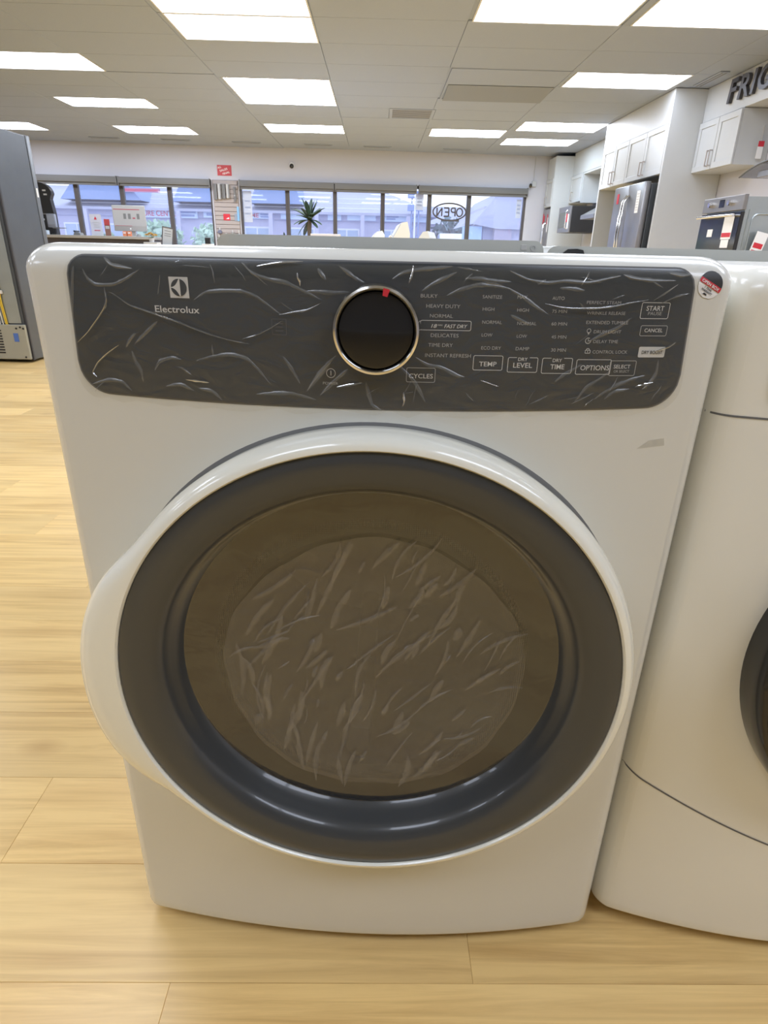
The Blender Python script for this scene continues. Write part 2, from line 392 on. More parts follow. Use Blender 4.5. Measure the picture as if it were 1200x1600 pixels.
# air outlets in the ceiling
x0, x1, y0, y1 = vents[0]
t = thing('air_vent', 'large grey ceiling air outlet with a tilted flap beside the light panel', 'vent', ((x0 + x1) / 2, (y0 + y1) / 2, CEIL))
MB().box(-0.63, 0.63, -0.69, 0.69, 0.002, 0.011).build('back_plate', M_TILE, t)
f = MB(); f.box(-0.64, 0.64, -0.70, -0.68, -0.004, 0.011).box(-0.64, 0.64, 0.68, 0.70, -0.004, 0.011).box(-0.64, -0.62, -0.68, 0.68, -0.004, 0.011).box(0.62, 0.64, -0.68, 0.68, -0.004, 0.011)
f.build('frame', M_TILE, t)
MB().box(-0.61, 0.61, -0.02, 0.66, -0.006, 0.0, 0.002, 1, Matrix.Rotation(R(-2.0), 4, 'X')).build('flap', mat('flap_grey', (0.24, 0.26, 0.28), 0.6), t)
x0, x1, y0, y1 = vents[1]
t = thing('return_grille', 'small square grey ceiling grille near the window wall', 'vent', ((x0 + x1) / 2, (y0 + y1) / 2, CEIL))
f = MB(); f.box(-0.31, 0.31, -0.33, -0.29, -0.004, 0.011).box(-0.31, 0.31, 0.29, 0.33, -0.004, 0.011).box(-0.31, -0.27, -0.29, 0.29, -0.004, 0.011).box(0.27, 0.31, -0.29, 0.29, -0.004, 0.011)
f.build('frame', M_TILE, t)
for k in range(9): MB().box(-0.27, 0.27, -0.27 + k * 0.062, -0.23 + k * 0.062, -0.002, 0.008).build('slat', mat('grille_grey', (0.28, 0.29, 0.31), 0.6), t)
MB().box(-0.27, 0.27, -0.29, 0.29, 0.009, 0.011).build('back_plate', M_GREYD, t)
for i, (x, y) in enumerate(((-4.97, 12.75), (-3.70, 12.8), (-2.44, 12.88), (-1.14, 12.95), (-0.05, 13.02), (1.44, 13.1))):
    t = thing('slot_vent', ('slim ceiling slot vent above the window wall, %s from the left' % ['first', 'second', 'third', 'fourth', 'fifth', 'last'][i]), 'vent', (x, y, CEIL), TW, 'slot vents along the window wall')
    MB().box(-0.26, 0.26, -0.05, 0.05, -0.012, 0.0, 0.003, 1).build('housing', M_TILE, t)
    for k in (-0.02, 0.02): MB().box(-0.24, 0.24, k - 0.008, k + 0.008, -0.0135, -0.011).build('slot', M_GREYD, t)
t = thing('slot_vent', 'long ceiling slot vent behind the tall white cabinet panel', 'vent', (3.52, 7.75, CEIL), R(90))
MB().box(-0.3, 0.3, -0.05, 0.05, -0.012, 0.0, 0.003, 1).build('housing', M_TILE, t)
for k in (-0.02, 0.02): MB().box(-0.28, 0.28, k - 0.01, k + 0.01, -0.0135, -0.011).build('slot', M_GREYD, t)

# ------------------------------------------------------------------ the dryer
class Front:
    """bowed appliance front with rounded side and top edges, in the machine's own frame (x right, y back, z up)"""
    def __init__(s, hw, rc, bul, h, rtop, depth, z0=0.025, rbot=0.008):
        s.hw, s.rc, s.bul, s.h, s.rtop, s.depth, s.z0, s.rbot = hw, rc, bul, h, rtop, depth, z0, rbot
    def yf(s, x):
        a = abs(x); y = -s.bul * (1 - (x / s.hw) ** 2); e = a - (s.hw - s.rc)
        if e > 0: y += s.rc - math.sqrt(max(0, s.rc ** 2 - min(e, s.rc) ** 2))
        return y
    def inset(s, z):
        e = z - (s.h - s.rtop)
        if e > 0: return s.rtop - math.sqrt(max(0, s.rtop ** 2 - min(e, s.rtop) ** 2))
        e = (s.z0 + s.rbot) - z
        if e > 0: return s.rbot - math.sqrt(max(0, s.rbot ** 2 - min(e, s.rbot) ** 2))
        return 0.0
    def pt(s, x, z, off=0.0): return (x, s.yf(x) + s.inset(z) - off, z)
    def body(s, hole=None, ncol=84):
        xs = []
        for k in range(ncol + 1):
            xs.append(-s.hw + 2 * s.hw * k / ncol)
        for k in range(1, 7):
            t = k / 7 * math.pi / 2; e = s.rc * math.sin(t)
            xs += [s.hw - s.rc + e, -(s.hw - s.rc + e)]
        xs = sorted(set(round(x, 5) for x in xs))
        zs = [s.z0 + s.rbot * (1 - math.cos(k / 4 * math.pi / 2)) for k in range(4)]
        n = 66; za, zb = s.z0 + s.rbot, s.h - s.rtop
        zs += [za + (zb - za) * k / n for k in range(n + 1)]
        zs += [zb + s.rtop * math.sin(k / 10 * math.pi / 2) for k in range(1, 11)]
        vs = []; fs = []; nf = len(xs); back = [(1, 0.3), (1, 1), (0, 1), (-1, 1), (-1, 0.3)]; m = nf + len(back)
        for z in zs:
            i = s.inset(z); k = (s.hw - i) / s.hw
            for x in xs: vs.append((x * k, s.yf(x) + i, z))
            for bx, by in back: vs.append((bx * (s.hw - i), by * (s.depth - i), z))
        for r in range(len(zs) - 1):
            for c in range(m):
                if hole and c < nf - 1:
                    cx = (xs[c] + xs[c + 1]) / 2 - hole[0]; cz = (zs[r] + zs[r + 1]) / 2 - hole[1]
                    if cx * cx + cz * cz < hole[2] ** 2: continue
                a = r * m + c; b = r * m + (c + 1) % m; fs.append((a, b, b + m, a + m))
        mb = MB(); mb.add(vs, fs, True)
        t = (len(zs) - 1) * m
        mb.f.append(tuple(range(t, t + m))); mb.sm.append(True)
        mb.f.append(tuple(range(m - 1, -1, -1))); mb.sm.append(False)
        return mb
    def patch(s, zb, zt, xl, xr, rb, rt, off, slant=0.0, zfun=None, n=90, thick=True):
        """rounded rectangle lying on the front"""
        mb = MB(); xc, hw = (xl + xr) / 2, (xr - xl) / 2; us = []
        for k in range(n + 1):
            u = -1 + 2 * k / n; us.append(math.copysign(1 - (1 - abs(u)) ** 1.35, u))
        nv = 16; vs = []; fs = []
        for u in us:
            d = (1 - abs(u)) * hw
            b0 = zb + (rb - math.sqrt(max(0, rb ** 2 - max(0, rb - d) ** 2)) if d < rb else 0) + (zfun(u) if zfun else 0)
            t0 = zt - (rt - math.sqrt(max(0, rt ** 2 - max(0, rt - d) ** 2)) if d < rt else 0)
            for j in range(nv + 1):
                z = b0 + (t0 - b0) * j / nv; v = (z - zb) / (zt - zb)
                vs.append(s.pt(xc + u * (hw + slant * (1 - v)), z, off))
        for i in range(n):
            for j in range(nv):
                a = i * (nv + 1) + j; fs.append((a, a + nv + 1, a + nv + 2, a + 1))
        if thick:
            N = len(vs); loop = [j for j in range(nv + 1)] + [i * (nv + 1) + nv for i in range(1, n + 1)] + [n * (nv + 1) + j for j in range(nv - 1, -1, -1)] + [i * (nv + 1) for i in range(n - 1, 0, -1)]
            base = [(vs[i][0], vs[i][1] + off + 0.002, vs[i][2]) for i in loop]
            mb.add(vs, fs, True); o = len(mb.v); mb.v += base
            for q in range(len(loop)):
                q2 = (q + 1) % len(loop); mb.f.append((loop[q], loop[q2], o + q2, o + q)); mb.sm.append(False)
        else: mb.add(vs, fs, True)
        return mb

D = Front(0.3445, 0.022, 0.034, 0.975, 0.026, 0.74)
dryer = thing('clothes_dryer', 'large white front-load dryer with film-covered dark control panel, standing in front', 'dryer', (-0.003, 0.619, 0), R(-2.0))
DC = (0.002, 0.5215)
D.body((DC[0], DC[1], 0.262)).build('cabinet', M_ENAMEL, dryer)
for sx in (-1, 1):
    for yy in (0.06, 0.66):
        f = MB(); f.lathe([(0.0, 0.0), (0.02, 0.0), (0.02, 0.012), (0.008, 0.014), (0.008, 0.03), (0, 0.03)], sx * 0.29, yy, 0.0, 20, axis='z'); f.build('foot', M_BLACK, dryer)
# control panel
zf = lambda u: 0.005 * u * u
D.patch(0.8305, 0.9655, -0.2905, 0.2985, 0.032, 0.018, 0.0004, 0.007, zf).build('panel_edge_shade', M_GAP, dryer)  # dark rim painting the shadow of a recessed panel edge
panel = D.patch(0.8325, 0.9640, -0.2885, 0.2965, 0.030, 0.016, 0.0014, 0.007, zf).build('control_panel', M_PANEL, dryer)
TEXTS = [('BULKY',0.0433,0.0586,0.9357,0.0032),('HEAVY DUTY',0.0488,0.0798,0.9270,0.0033),('NORMAL',0.0525,0.0736,0.9185,0.0033),('18 FAST DRY',0.0540,0.0877,0.9095,0.0034),('DELICATES',0.0541,0.0800,0.9012,0.0034),('TIME DRY',0.0522,0.0752,0.8924,0.0034),('INSTANT REFRESH',0.0497,0.0929,0.8829,0.0035),('TEMP',0.1013,0.1179,0.8752,0.0045),('CYCLES',0.0352,0.0581,0.8628,0.0044),('POWER',-0.0471,-0.0325,0.8545,0.0027),('SANITIZE',0.0996,0.1174,0.9360,0.0030),('HIGH',0.1005,0.1112,0.9254,0.0030),('NORMAL',0.1011,0.1194,0.9139,0.0031),('LOW',0.1015,0.1115,0.9025,0.0031),('ECO DRY',0.1021,0.1207,0.8906,0.0032),('MAX',0.1315,0.1407,0.9364,0.0030),('HIGH',0.1324,0.1432,0.9251,0.0030),('NORMAL',0.1337,0.1517,0.9133,0.0031),('LOW',0.1345,0.1440,0.9019,0.0031),('DAMP',0.1347,0.1476,0.8904,0.0032),('AUTO',0.1638,0.1751,0.9359,0.0030),('75 MIN',0.1651,0.1790,0.9245,0.0030),('60 MIN',0.1659,0.1806,0.9134,0.0031),('45 MIN',0.1674,0.1816,0.9016,0.0031),('30 MIN',0.1686,0.1829,0.8896,0.0032),('DRY',0.1382,0.1472,0.8806,0.0033),('LEVEL',0.1340,0.1522,0.8743,0.0048),('DRY',0.1715,0.1805,0.8799,0.0033),('TIME',0.1700,0.1837,0.8732,0.0048),('OPTIONS',0.1995,0.2280,0.8724,0.0049),('SELECT',0.2324,0.2491,0.8742,0.0037),('OR SELECT',0.2331,0.2487,0.8702,0.0025),('PERFECT STEAM',0.1966,0.2291,0.9328,0.0029),('WRINKLE RELEASE',0.1981,0.2350,0.9235,0.0029),('EXTENDED TUMBLE',0.1988,0.2393,0.9151,0.0030),('DRUM LIGHT',0.2073,0.2339,0.9068,0.0030),('DELAY TIME',0.2083,0.2324,0.8978,0.0031),('CONTROL LOCK',0.2091,0.2435,0.8882,0.0031),('START',0.2548,0.2722,0.9275,0.0045),('PAUSE',0.2571,0.2705,0.9236,0.0031),('CANCEL',0.2567,0.2748,0.9082,0.0035),('DRY BOOST',0.2578,0.2787,0.8880,0.0033),('Electrolux',-0.2059,-0.1624,0.9164,0.0062)]
BOXES = [(0.0440,0.9074,0.0909,0.9159),(0.0957,0.8716,0.1235,0.8850),(0.0329,0.8591,0.0601,0.8725),(0.1287,0.8700,0.1572,0.8837),(0.1617,0.8692,0.1908,0.8835),(0.1952,0.8685,0.2292,0.8824),(0.2285,0.8673,0.2544,0.8814),(0.2499,0.9205,0.2773,0.9347),(0.2527,0.9048,0.2790,0.9141),(0.2546,0.8847,0.2814,0.8947),(-0.1899,0.9295,-0.1702,0.9479),(-0.0940,0.8996,-0.0805,0.9136)]
ptx = lambda x, z: D.pt(x, z, 0.0019)
for s, x0, x1, z, h in TEXTS:
    if s in ('Electrolux', 'DRY BOOST'): continue
    big = s in ('TEMP', 'CYCLES', 'LEVEL', 'TIME', 'OPTIONS', 'START', 'SELECT', 'CANCEL') or (s == 'DRY') or s.startswith('18')
    if s.startswith('18'):
        main = MB(); put_text(main, '18', x0, x0 + 0.0055, z, h, ptx, 0.25, 0.012); put_text(main, 'MIN', x0 + 0.0062, x0 + 0.0105, z + h * 0.5, h * 0.42, ptx, 0.2)
        put_text(main, 'FAST DRY', x0 + 0.0122, x1, z, h, ptx, 0.25, 0.012); main.build('printed_word', M_PRINT, panel); continue
    mb = MB(); put_text(mb, s, x0, x1, z, h, ptx, 0, 0.008 if big else 0.0); mb.build('printed_word', M_PRINT if big else M_PRINTDIM, panel)
def strip(mb, pts, w, fn, closed=False):
    """flat line of width w along 2-D points"""
    n = len(pts); vs = []; fs = []
    for i in range(n):
        a = pts[(i - 1) % n] if closed or i > 0 else pts[i]; b = pts[(i + 1) % n] if closed or i < n - 1 else pts[i]
        dx, dz = b[0] - a[0], b[1] - a[1]; q = math.hypot(dx, dz) or 1
        ox, oz = -dz / q * w / 2, dx / q * w / 2
        vs += [fn(pts[i][0] + ox, pts[i][1] + oz), fn(pts[i][0] - ox, pts[i][1] - oz)]
    for i in range(n if closed else n - 1):
        a, b = 2 * i, 2 * ((i + 1) % n); fs.append((a, b, b + 1, a + 1))
    mb.add(vs, fs)
def rrect(x0, z0, x1, z1, r, k=4):
    p = []
    for cx, cz, a0 in ((x1 - r, z1 - r, 0), (x0 + r, z1 - r, 90), (x0 + r, z0 + r, 180), (x1 - r, z0 + r, 270)):
        for i in range(k + 1):
            a = R(a0 + 90 * i / k); p.append((cx + r * math.cos(a), cz + r * math.sin(a)))
    return p
def circ(cx, cz, r, n=28, a0=0, a1=360): return [(cx + r * math.cos(R(a0 + (a1 - a0) * i / n)), cz + r * math.sin(R(a0 + (a1 - a0) * i / n))) for i in range(n)]
for i, b in enumerate(BOXES[:9]):
    mb = MB()
    if i in (3, 4):            # the top line stops either side of the word DRY
        x0, z0, x1, z1 = b; m = (x0 + x1) / 2; g = 0.0062
        p = rrect(x0, z0, x1, z1, 0.0014); q = [(m - g, z1)] + [c for c in p[5:]] + [c for c in p[:5]] + [(m + g, z1)]
        q = [(m - g, z1), *p[5:20], *p[0:5], (m + g, z1)]
        strip(mb, q, 0.00055, ptx)
    else: strip(mb, rrect(*b, 0.0014), 0.00055, ptx, True)
    mb.build('button_outline', M_PRINT if i not in (2, 6, 8) else M_PRINTDIM, panel)
mb = MB(); strip(mb, circ(-0.0393, 0.8655, 0.0042), 0.0005, ptx, True); strip(mb, [(-0.0393, 0.8632), (-0.0393, 0.8678)], 0.0006, ptx)
strip(mb, circ(0.2025, 0.9090, 0.0018, 20), 0.0004, ptx, True); strip(mb, [(0.2017, 0.9068), (0.2033, 0.9068)], 0.0005, ptx); strip(mb, [(0.2019, 0.9060), (0.2031, 0.9060)], 0.0005, ptx)
strip(mb, circ(0.2031, 0.8999, 0.0026, 24, 60, 380), 0.0005, ptx); strip(mb, [(0.2031, 0.9016), (0.2031, 0.8999), (0.2046, 0.8999)], 0.0005, ptx)
strip(mb, rrect(0.2018, 0.8884, 0.2066, 0.8912, 0.0004), 0.0005, ptx, True); strip(mb, circ(0.2042, 0.8912, 0.0016, 14, 0, 190), 0.0005, ptx); strip(mb, [(0.2042, 0.8893), (0.2042, 0.8904)], 0.0007, ptx)
mb.build('panel_icons', M_PRINT, panel)
def fill(mb, pts, off):
    c = (sum(p[0] for p in pts) / len(pts), sum(p[1] for p in pts) / len(pts)); n = len(pts)
    mb.add([D.pt(*c, off)] + [D.pt(*p, off) for p in pts], [(0, 1 + i, 1 + (i + 1) % n) for i in range(n)])
mb = MB(); fill(mb, rrect(*BOXES[9], 0.0014), 0.0019); db = mb.build('dry_boost_button', M_PRINT, panel)
mb = MB(); s, x0, x1, z, h = [t for t in TEXTS if t[0] == 'DRY BOOST'][0]; put_text(mb, s, x0, x1, z, h, lambda x, z: D.pt(x, z, 0.0023), 0, 0.01); mb.build('dry_boost_lettering', M_PANEL, panel)
mb = MB(); s, x0, x1, z, h = [t for t in TEXTS if t[0] == 'Electrolux'][0]; put_text(mb, s, x0, x1, z, h, ptx, 0, 0.012); mb.build('brand_lettering', M_PRINT, panel)
bx0, bz0, bx1, bz1 = BOXES[10]; bx, bz, bh = (bx0 + bx1) / 2, (bz0 + bz1) / 2, (bz1 - bz0) / 2
mb = MB(); fill(mb, [(bx - bh, bz - bh), (bx + bh, bz - bh), (bx + bh, bz + bh), (bx - bh, bz + bh)], 0.0019); mb.build('brand_badge', M_PRINT, panel)
mb = MB(); fill(mb, circ(bx, bz, bh * 0.82, 40), 0.0023); mb.build('badge_disc', M_PANEL, panel)
mb = MB(); fn = lambda x, z: D.pt(bx + x * bh, bz + z * bh, 0.0027)
mb.add([fn(0.06, -0.84), fn(0.16, -0.84), fn(0.16, 0.84), fn(0.06, 0.84)], [(0, 1, 2, 3)])
top = []; bot = []
for k in range(13):
    t = k / 12; x = -0.84 + 0.9 * t; hgt = 0.04 + 0.78 * t ** 2.4; top.append(fn(x, hgt)); bot.append(fn(x, -hgt))
n = 13; mb.add(top + bot, [(i, i + 1, n + i + 1, n + i) for i in range(12)]); mb.build('badge_star', M_PRINT, panel)
mb = MB(); strip(mb, rrect(*BOXES[11], 0.0006), 0.0004, ptx, True); b = BOXES[11]
for zz in (0.25, 0.5, 0.72): strip(mb, [(b[0] + 0.003, b[1] + (b[3] - b[1]) * zz), (b[2] - 0.003, b[1] + (b[3] - b[1]) * zz)], 0.0007, ptx)
mb.build('rating_badge', mat('print_dark', (0.1, 0.1, 0.1), 0.5), panel)
# dial
kc = (0.0037, 0.9070); ky = D.yf(0) - 0.0014
knob = MB().lathe([(0.0345, -0.010), (0.0350, -0.0165), (0.0368, -0.0185), (0.0388, -0.0175), (0.0402, -0.013), (0.0408, -0.004), (0.0408, 0.004), (0.0345, 0.004)], kc[0], kc[1], ky, 96, close=True).build('dial', M_CHROME, dryer)
MB().lathe([(0.0, -0.0155), (0.030, -0.0155), (0.0335, -0.0148), (0.0348, -0.0125), (0.0348, 0.0)], kc[0], kc[1], ky, 72).build('dial_face', M_BLACKG, knob)
mb = MB(); a = R(76); c, s_ = math.cos(a), math.sin(a)
q = lambda r, w: (kc[0] + r * c - w * s_, ky - 0.0192, kc[1] + r * s_ + w * c)
mb.add([q(0.0310, -0.0022), q(0.0310, 0.0022), q(0.0375, 0.0030), q(0.0375, -0.0030)], [(0, 1, 2, 3)]); mb.build('red_marker', M_RED, knob)
# crinkled protective film
M_FILM = sheer('cling_film', (0.98, 0.98, 0.97), 0.07, 0.09, veil=0.022, veil_col=(0.75, 0.75, 0.72), bump=(26, 0.14, (1, 1, 1.6), (0, 0.5, 0)), fres=False)
M_CREASE = sheer('film_crease', (0.95, 0.95, 0.94), 0.60, 0.07, veil=0.14, veil_col=(0.85, 0.85, 0.82), fres=False)
M_CREASE2 = sheer('film_crease_matte', (0.95, 0.95, 0.94), 0.07, 0.30, veil=0.11, veil_col=(0.60, 0.60, 0.58), fres=False)
jag = [random.uniform(-0.005, 0.002) for _ in range(40)]
def zfj(u):
    t = (u + 1) / 2 * 38; i = int(t); return 0.005 * u * u + jag[i] * (1 - t + i) + jag[i + 1] * (t - i)
film = D.patch(0.8285, 0.9620, -0.2925, 0.3000, 0.028, 0.014, 0.0034, 0.007, zfj, 150, False).build('protective_film', M_FILM, dryer)
CREASES = [[(-0.2494,0.9332),(-0.2429,0.9303),(-0.2303,0.9215),(-0.217,0.9178),(-0.2016,0.9131),(-0.1818,0.9075),(-0.1666,0.9018),(-0.1513,0.8971),(-0.1316,0.8925),(-0.1162,0.8905)],[(-0.1225,0.8949),(-0.109,0.8985),(-0.0955,0.9051),(-0.0832,0.9127)],[(-0.2534,0.9371),(-0.2528,0.9269),(-0.2552,0.9196),(-0.2657,0.9076),(-0.2776,0.8953),(-0.2907,0.8849),(-0.3013,0.8822)],[(-0.166,0.9286),(-0.1543,0.936),(-0.1389,0.9374),(-0.1215,0.9378),(-0.1089,0.9342),(-0.0986,0.9275),(-0.0861,0.9187)],[(-0.0862,0.9177),(-0.071,0.9206),(-0.0603,0.9221),(-0.0474,0.9288)],[(-0.1197,0.9622),(-0.1098,0.9528),(-0.0953,0.9483),(-0.0785,0.9458),(-0.0619,0.9384),(-0.0473,0.9318)],[(-0.2468,0.8847),(-0.2617,0.8753),(-0.2732,0.8658),(-0.2799,0.8563),(-0.2757,0.852)],[(-0.2283,0.8963),(-0.2353,0.8896),(-0.2399,0.8829)],[(-0.2344,0.8798),(-0.2323,0.87),(-0.2275,0.8613),(-0.2268,0.8501)],[(-0.2131,0.862),(-0.2071,0.8712),(-0.1949,0.875),(-0.1847,0.8732)],[(-0.1697,0.8728),(-0.1531,0.8778),(-0.1348,0.8806),(-0.1193,0.8769),(-0.1088,0.8664),(-0.0983,0.8536)],[(-0.2728,0.9527),(-0.2696,0.9448),(-0.2624,0.9389),(-0.2437,0.9394),(-0.2288,0.9459),(-0.2164,0.9532)],[(-0.2046,0.9078),(-0.2151,0.899),(-0.2298,0.8866)],[(-0.1052,0.9587),(-0.0861,0.962),(-0.0632,0.9635),(-0.0446,0.9648)],[(-0.0499,0.9581),(-0.0428,0.9486)],[(-0.0397,0.8752),(-0.0509,0.8618),(-0.0625,0.8482)],[(-0.1701,0.8461),(-0.1563,0.8444),(-0.1477,0.8357)],[(-0.2032,0.8467),(-0.1886,0.8497),(-0.1751,0.8436)],[(-0.0846,0.8802),(-0.0773,0.8697),(-0.069,0.8546)],[(-0.1125,0.8429),(-0.0942,0.8448),(-0.0761,0.8454),(-0.0537,0.8395)],[(-0.2511,0.9631),(-0.2431,0.9564),(-0.2231,0.954)],[(-0.2984,0.8461),(-0.2821,0.8447),(-0.2635,0.8504),(-0.2489,0.8489),(-0.2404,0.8402)],[(-0.2818,0.9545),(-0.2871,0.9341),(-0.2914,0.9066),(-0.3,0.8823)],[(0.1571,0.9326),(0.1713,0.9296),(0.183,0.9287),(0.2063,0.929),(0.2225,0.9309),(0.2384,0.9344),(0.2546,0.9372)],[(0.2595,0.9368),(0.2701,0.9434),(0.2805,0.951)],[(0.2684,0.9347),(0.2805,0.9403),(0.2933,0.9432)],[(0.169,0.9461),(0.1805,0.9459),(0.1922,0.9444)],[(0.1217,0.9453),(0.1383,0.9371),(0.1507,0.9288),(0.1606,0.9236)],[(0.2409,0.9213),(0.2305,0.9123),(0.2149,0.9055),(0.2017,0.8986)],[(0.2756,0.8829),(0.2761,0.8687),(0.2704,0.8591),(0.265,0.8543)],[(0.1982,0.8423),(0.2083,0.8568),(0.2195,0.864),(0.2281,0.8711)],[(0.2177,0.8448),(0.231,0.8544),(0.2518,0.864),(0.2649,0.8675)],[(0.2277,0.8447),(0.2364,0.852),(0.2511,0.8544)],[(0.1224,0.9598),(0.1388,0.9529),(0.1572,0.9501),(0.1727,0.9525),(0.1958,0.9508),(0.2135,0.9552),(0.2247,0.9575)],[(0.2268,0.9586),(0.2367,0.9556),(0.2559,0.9538),(0.2774,0.9542)],[(0.2897,0.8991),(0.2832,0.8945),(0.2692,0.8898)],[(0.1457,0.9135),(0.136,0.9178),(0.1263,0.922)],[(0.1759,0.8615),(0.1846,0.8686),(0.2001,0.878)],[(0.2712,0.9604),(0.2836,0.9585),(0.2918,0.9597)],[(-0.0602,0.9387),(-0.0508,0.939),(-0.0368,0.9378),(-0.0212,0.9389)],[(-0.0303,0.9603),(-0.0227,0.9555),(-0.015,0.95),(-0.008,0.9472)],[(0.0173,0.9507),(0.0263,0.9566),(0.04,0.959),(0.0567,0.9608),(0.0704,0.9625)],[(0.0439,0.9411),(0.0529,0.9471),(0.0633,0.9523),(0.0745,0.9576)],[(-0.0342,0.8823),(-0.0441,0.8725),(-0.0525,0.8625),(-0.0611,0.8507)],[(-0.0229,0.8699),(-0.0345,0.8598),(-0.0496,0.8445)],[(-0.0057,0.859),(-0.0031,0.8475),(0.0004,0.8359),(0.0096,0.8311)],[(0.0258,0.8743),(0.0393,0.8617),(0.0463,0.8504),(0.0518,0.8405)],[(0.0409,0.8826),(0.0517,0.8757),(0.0664,0.8736),(0.0816,0.8658),(0.0882,0.8651)],[(0.0673,0.9379),(0.0763,0.9425),(0.0945,0.9479),(0.1101,0.9468),(0.1244,0.9449)],[(0.0818,0.9527),(0.0956,0.953),(0.1082,0.9511),(0.1238,0.9507)]]
def ridge(mb, pts, w, h, fn, jitter=0.0):
    """tent-shaped fold along a 2-D line, tapering at the ends"""
    P = []
    for i in range(len(pts) - 1):
        for k in range(4):
            t = k / 4; P.append((pts[i][0] * (1 - t) + pts[i + 1][0] * t, pts[i][1] * (1 - t) + pts[i + 1][1] * t))
    P.append(pts[-1]); n = len(P); vs = []; fs = []
    if n > 6: P = [P[0]] + [tuple((P[i - 1][c] + 2 * P[i][c] + P[i + 1][c]) / 4 for c in (0, 1)) for i in range(1, n - 1)] + [P[-1]]
    for i, p in enumerate(P):
        a, b = P[max(0, i - 1)], P[min(n - 1, i + 1)]; dx, dz = b[0] - a[0], b[1] - a[1]; q = math.hypot(dx, dz) or 1
        k = max(0.06, math.sin(math.pi * (i + 0.25) / (n - 0.5)) ** 0.6) * random.uniform(1 - jitter, 1 + jitter); nx, nz = -dz / q * w * k / 2, dx / q * w * k / 2
        vs += [fn(p[0] - nx, p[1] - nz, 0), fn(p[0] - nx * 0.25, p[1] - nz * 0.25, h * k), fn(p[0] + nx * 0.25, p[1] + nz * 0.25, h * k * 0.9), fn(p[0] + nx, p[1] + nz, 0)]
    for i in range(n - 1):
        for c in range(3):
            a = 4 * i + c; fs.append((a, a + 1, a + 5, a + 4))
    mb.add(vs, fs, True)
bright = {0, 1, 2, 6, 4, 22 + 1, 24, 25, 13, 35}
mb = MB(); m2 = MB()
for i, pl in enumerate(CREASES):
    pl = [p for p in pl if 0.829 < p[1] < 0.964 and -0.297 < p[0] < 0.305]
    if len(pl) < 2: continue
    hot = i in bright
    ridge(mb if hot else m2, pl, 0.0020 if hot else 0.0036, 0.0016 if hot else 0.0012, lambda x, z, h: D.pt(x, z, 0.0036 + h), 0.25)
rnd = random.Random(11)
for k in range(48):
    x = rnd.uniform(-0.285, 0.295); z = rnd.choice((rnd.uniform(0.835, 0.862), rnd.uniform(0.948, 0.962), rnd.uniform(0.84, 0.96)))
    a = rnd.uniform(0, math.pi); l = rnd.uniform(0.004, 0.014)
    pl = [(x + t * l * math.cos(a) + rnd.uniform(-0.001, 0.001), z + t * l * math.sin(a) * 0.7) for t in (-1, -0.3, 0.3, 1)]
    if any(not (0.834 < p[1] < 0.963) or abs(p[0]) > 0.295 for p in pl): continue
    ridge(mb if k % 5 == 0 else m2, pl, rnd.uniform(0.0008, 0.0022), 0.0007, lambda x, z, h: D.pt(x, z, 0.0036 + h), 0.3)
o = mb.build('sharp_fold', M_CREASE, film); o['kind'] = 'stuff'
o = m2.build('soft_fold', M_CREASE2, film); o['kind'] = 'stuff'
# round warranty sticker in the corner
sc_, sr, sa = (0.3142, 0.9508), 0.0122, R(-27)
def sp(u, v, off):
    x = sc_[0] + sr * (u * math.cos(sa) - v * math.sin(sa)); z = sc_[1] + sr * (u * math.sin(sa) + v * math.cos(sa)); return D.pt(x, z, off)
def chordseg(v0, v1, off, mb):
    N = 14; a = []; b = []
    for k in range(N + 1):
        v = v0 + (v1 - v0) * k / N; h = math.sqrt(max(0, 1 - v * v)); a.append(h); b.append(v)
    vs = []; 
    for h, v in zip(a, b):
        for j in range(7): vs.append(sp(-h + 2 * h * j / 6, v, off))
    fs = [(i * 7 + j, i * 7 + j + 1, (i + 1) * 7 + j + 1, (i + 1) * 7 + j) for i in range(N) for j in range(6)]
    mb.add(vs, fs)
mb = MB(); chordseg(-1, 1, 0.0006, mb); stk = mb.build('warranty_sticker', M_PAPER, dryer)
stk['label'] = 'round open box warranty sticker'
mb = MB(); chordseg(0.16, 0.985, 0.0009, mb); mb.build('black_cap', mat('print_black', (0.03, 0.03, 0.03), 0.5), stk)
mb = MB(); chordseg(-0.16, 0.20, 0.0011, mb); mb.build('red_band', M_RED, stk)
mb = MB(); put_text(mb, 'OPEN BOX', -0.84, 0.84, -0.10, 0.22, lambda u, v: sp(u, v, 0.0014), 0, 0.02); mb.build('sticker_lettering', M_PAPER, stk)
mb = MB(); put_text(mb, '1 YEAR', -0.34, 0.36, -0.38, 0.15, lambda u, v: sp(u, v, 0.0010), 0, 0.02); put_text(mb, 'WARRANTY', -0.52, 0.54, -0.60, 0.16, lambda u, v: sp(u, v, 0.0010), 0, 0.02)
mb.add([sp(u, v, 0.0010) for u, v in ((-0.2, -0.8), (0.2, -0.8), (0.12, -0.68), (-0.12, -0.68))], [(0, 1, 2, 3)]); mb.build('sticker_lettering', mat('print_black', (0.03, 0.03, 0.03)), stk)
# tape residue on the front
mb = MB(); fill(mb, [(0.272, 0.792), (0.302, 0.795), (0.300, 0.803), (0.284, 0.801)], 0.0004); mb.build('tape_scrap', sheer('tape', (0.96, 0.96, 0.95), 0.04, 0.3, veil=0.05, veil_col=(0.9, 0.9, 0.86)), dryer)

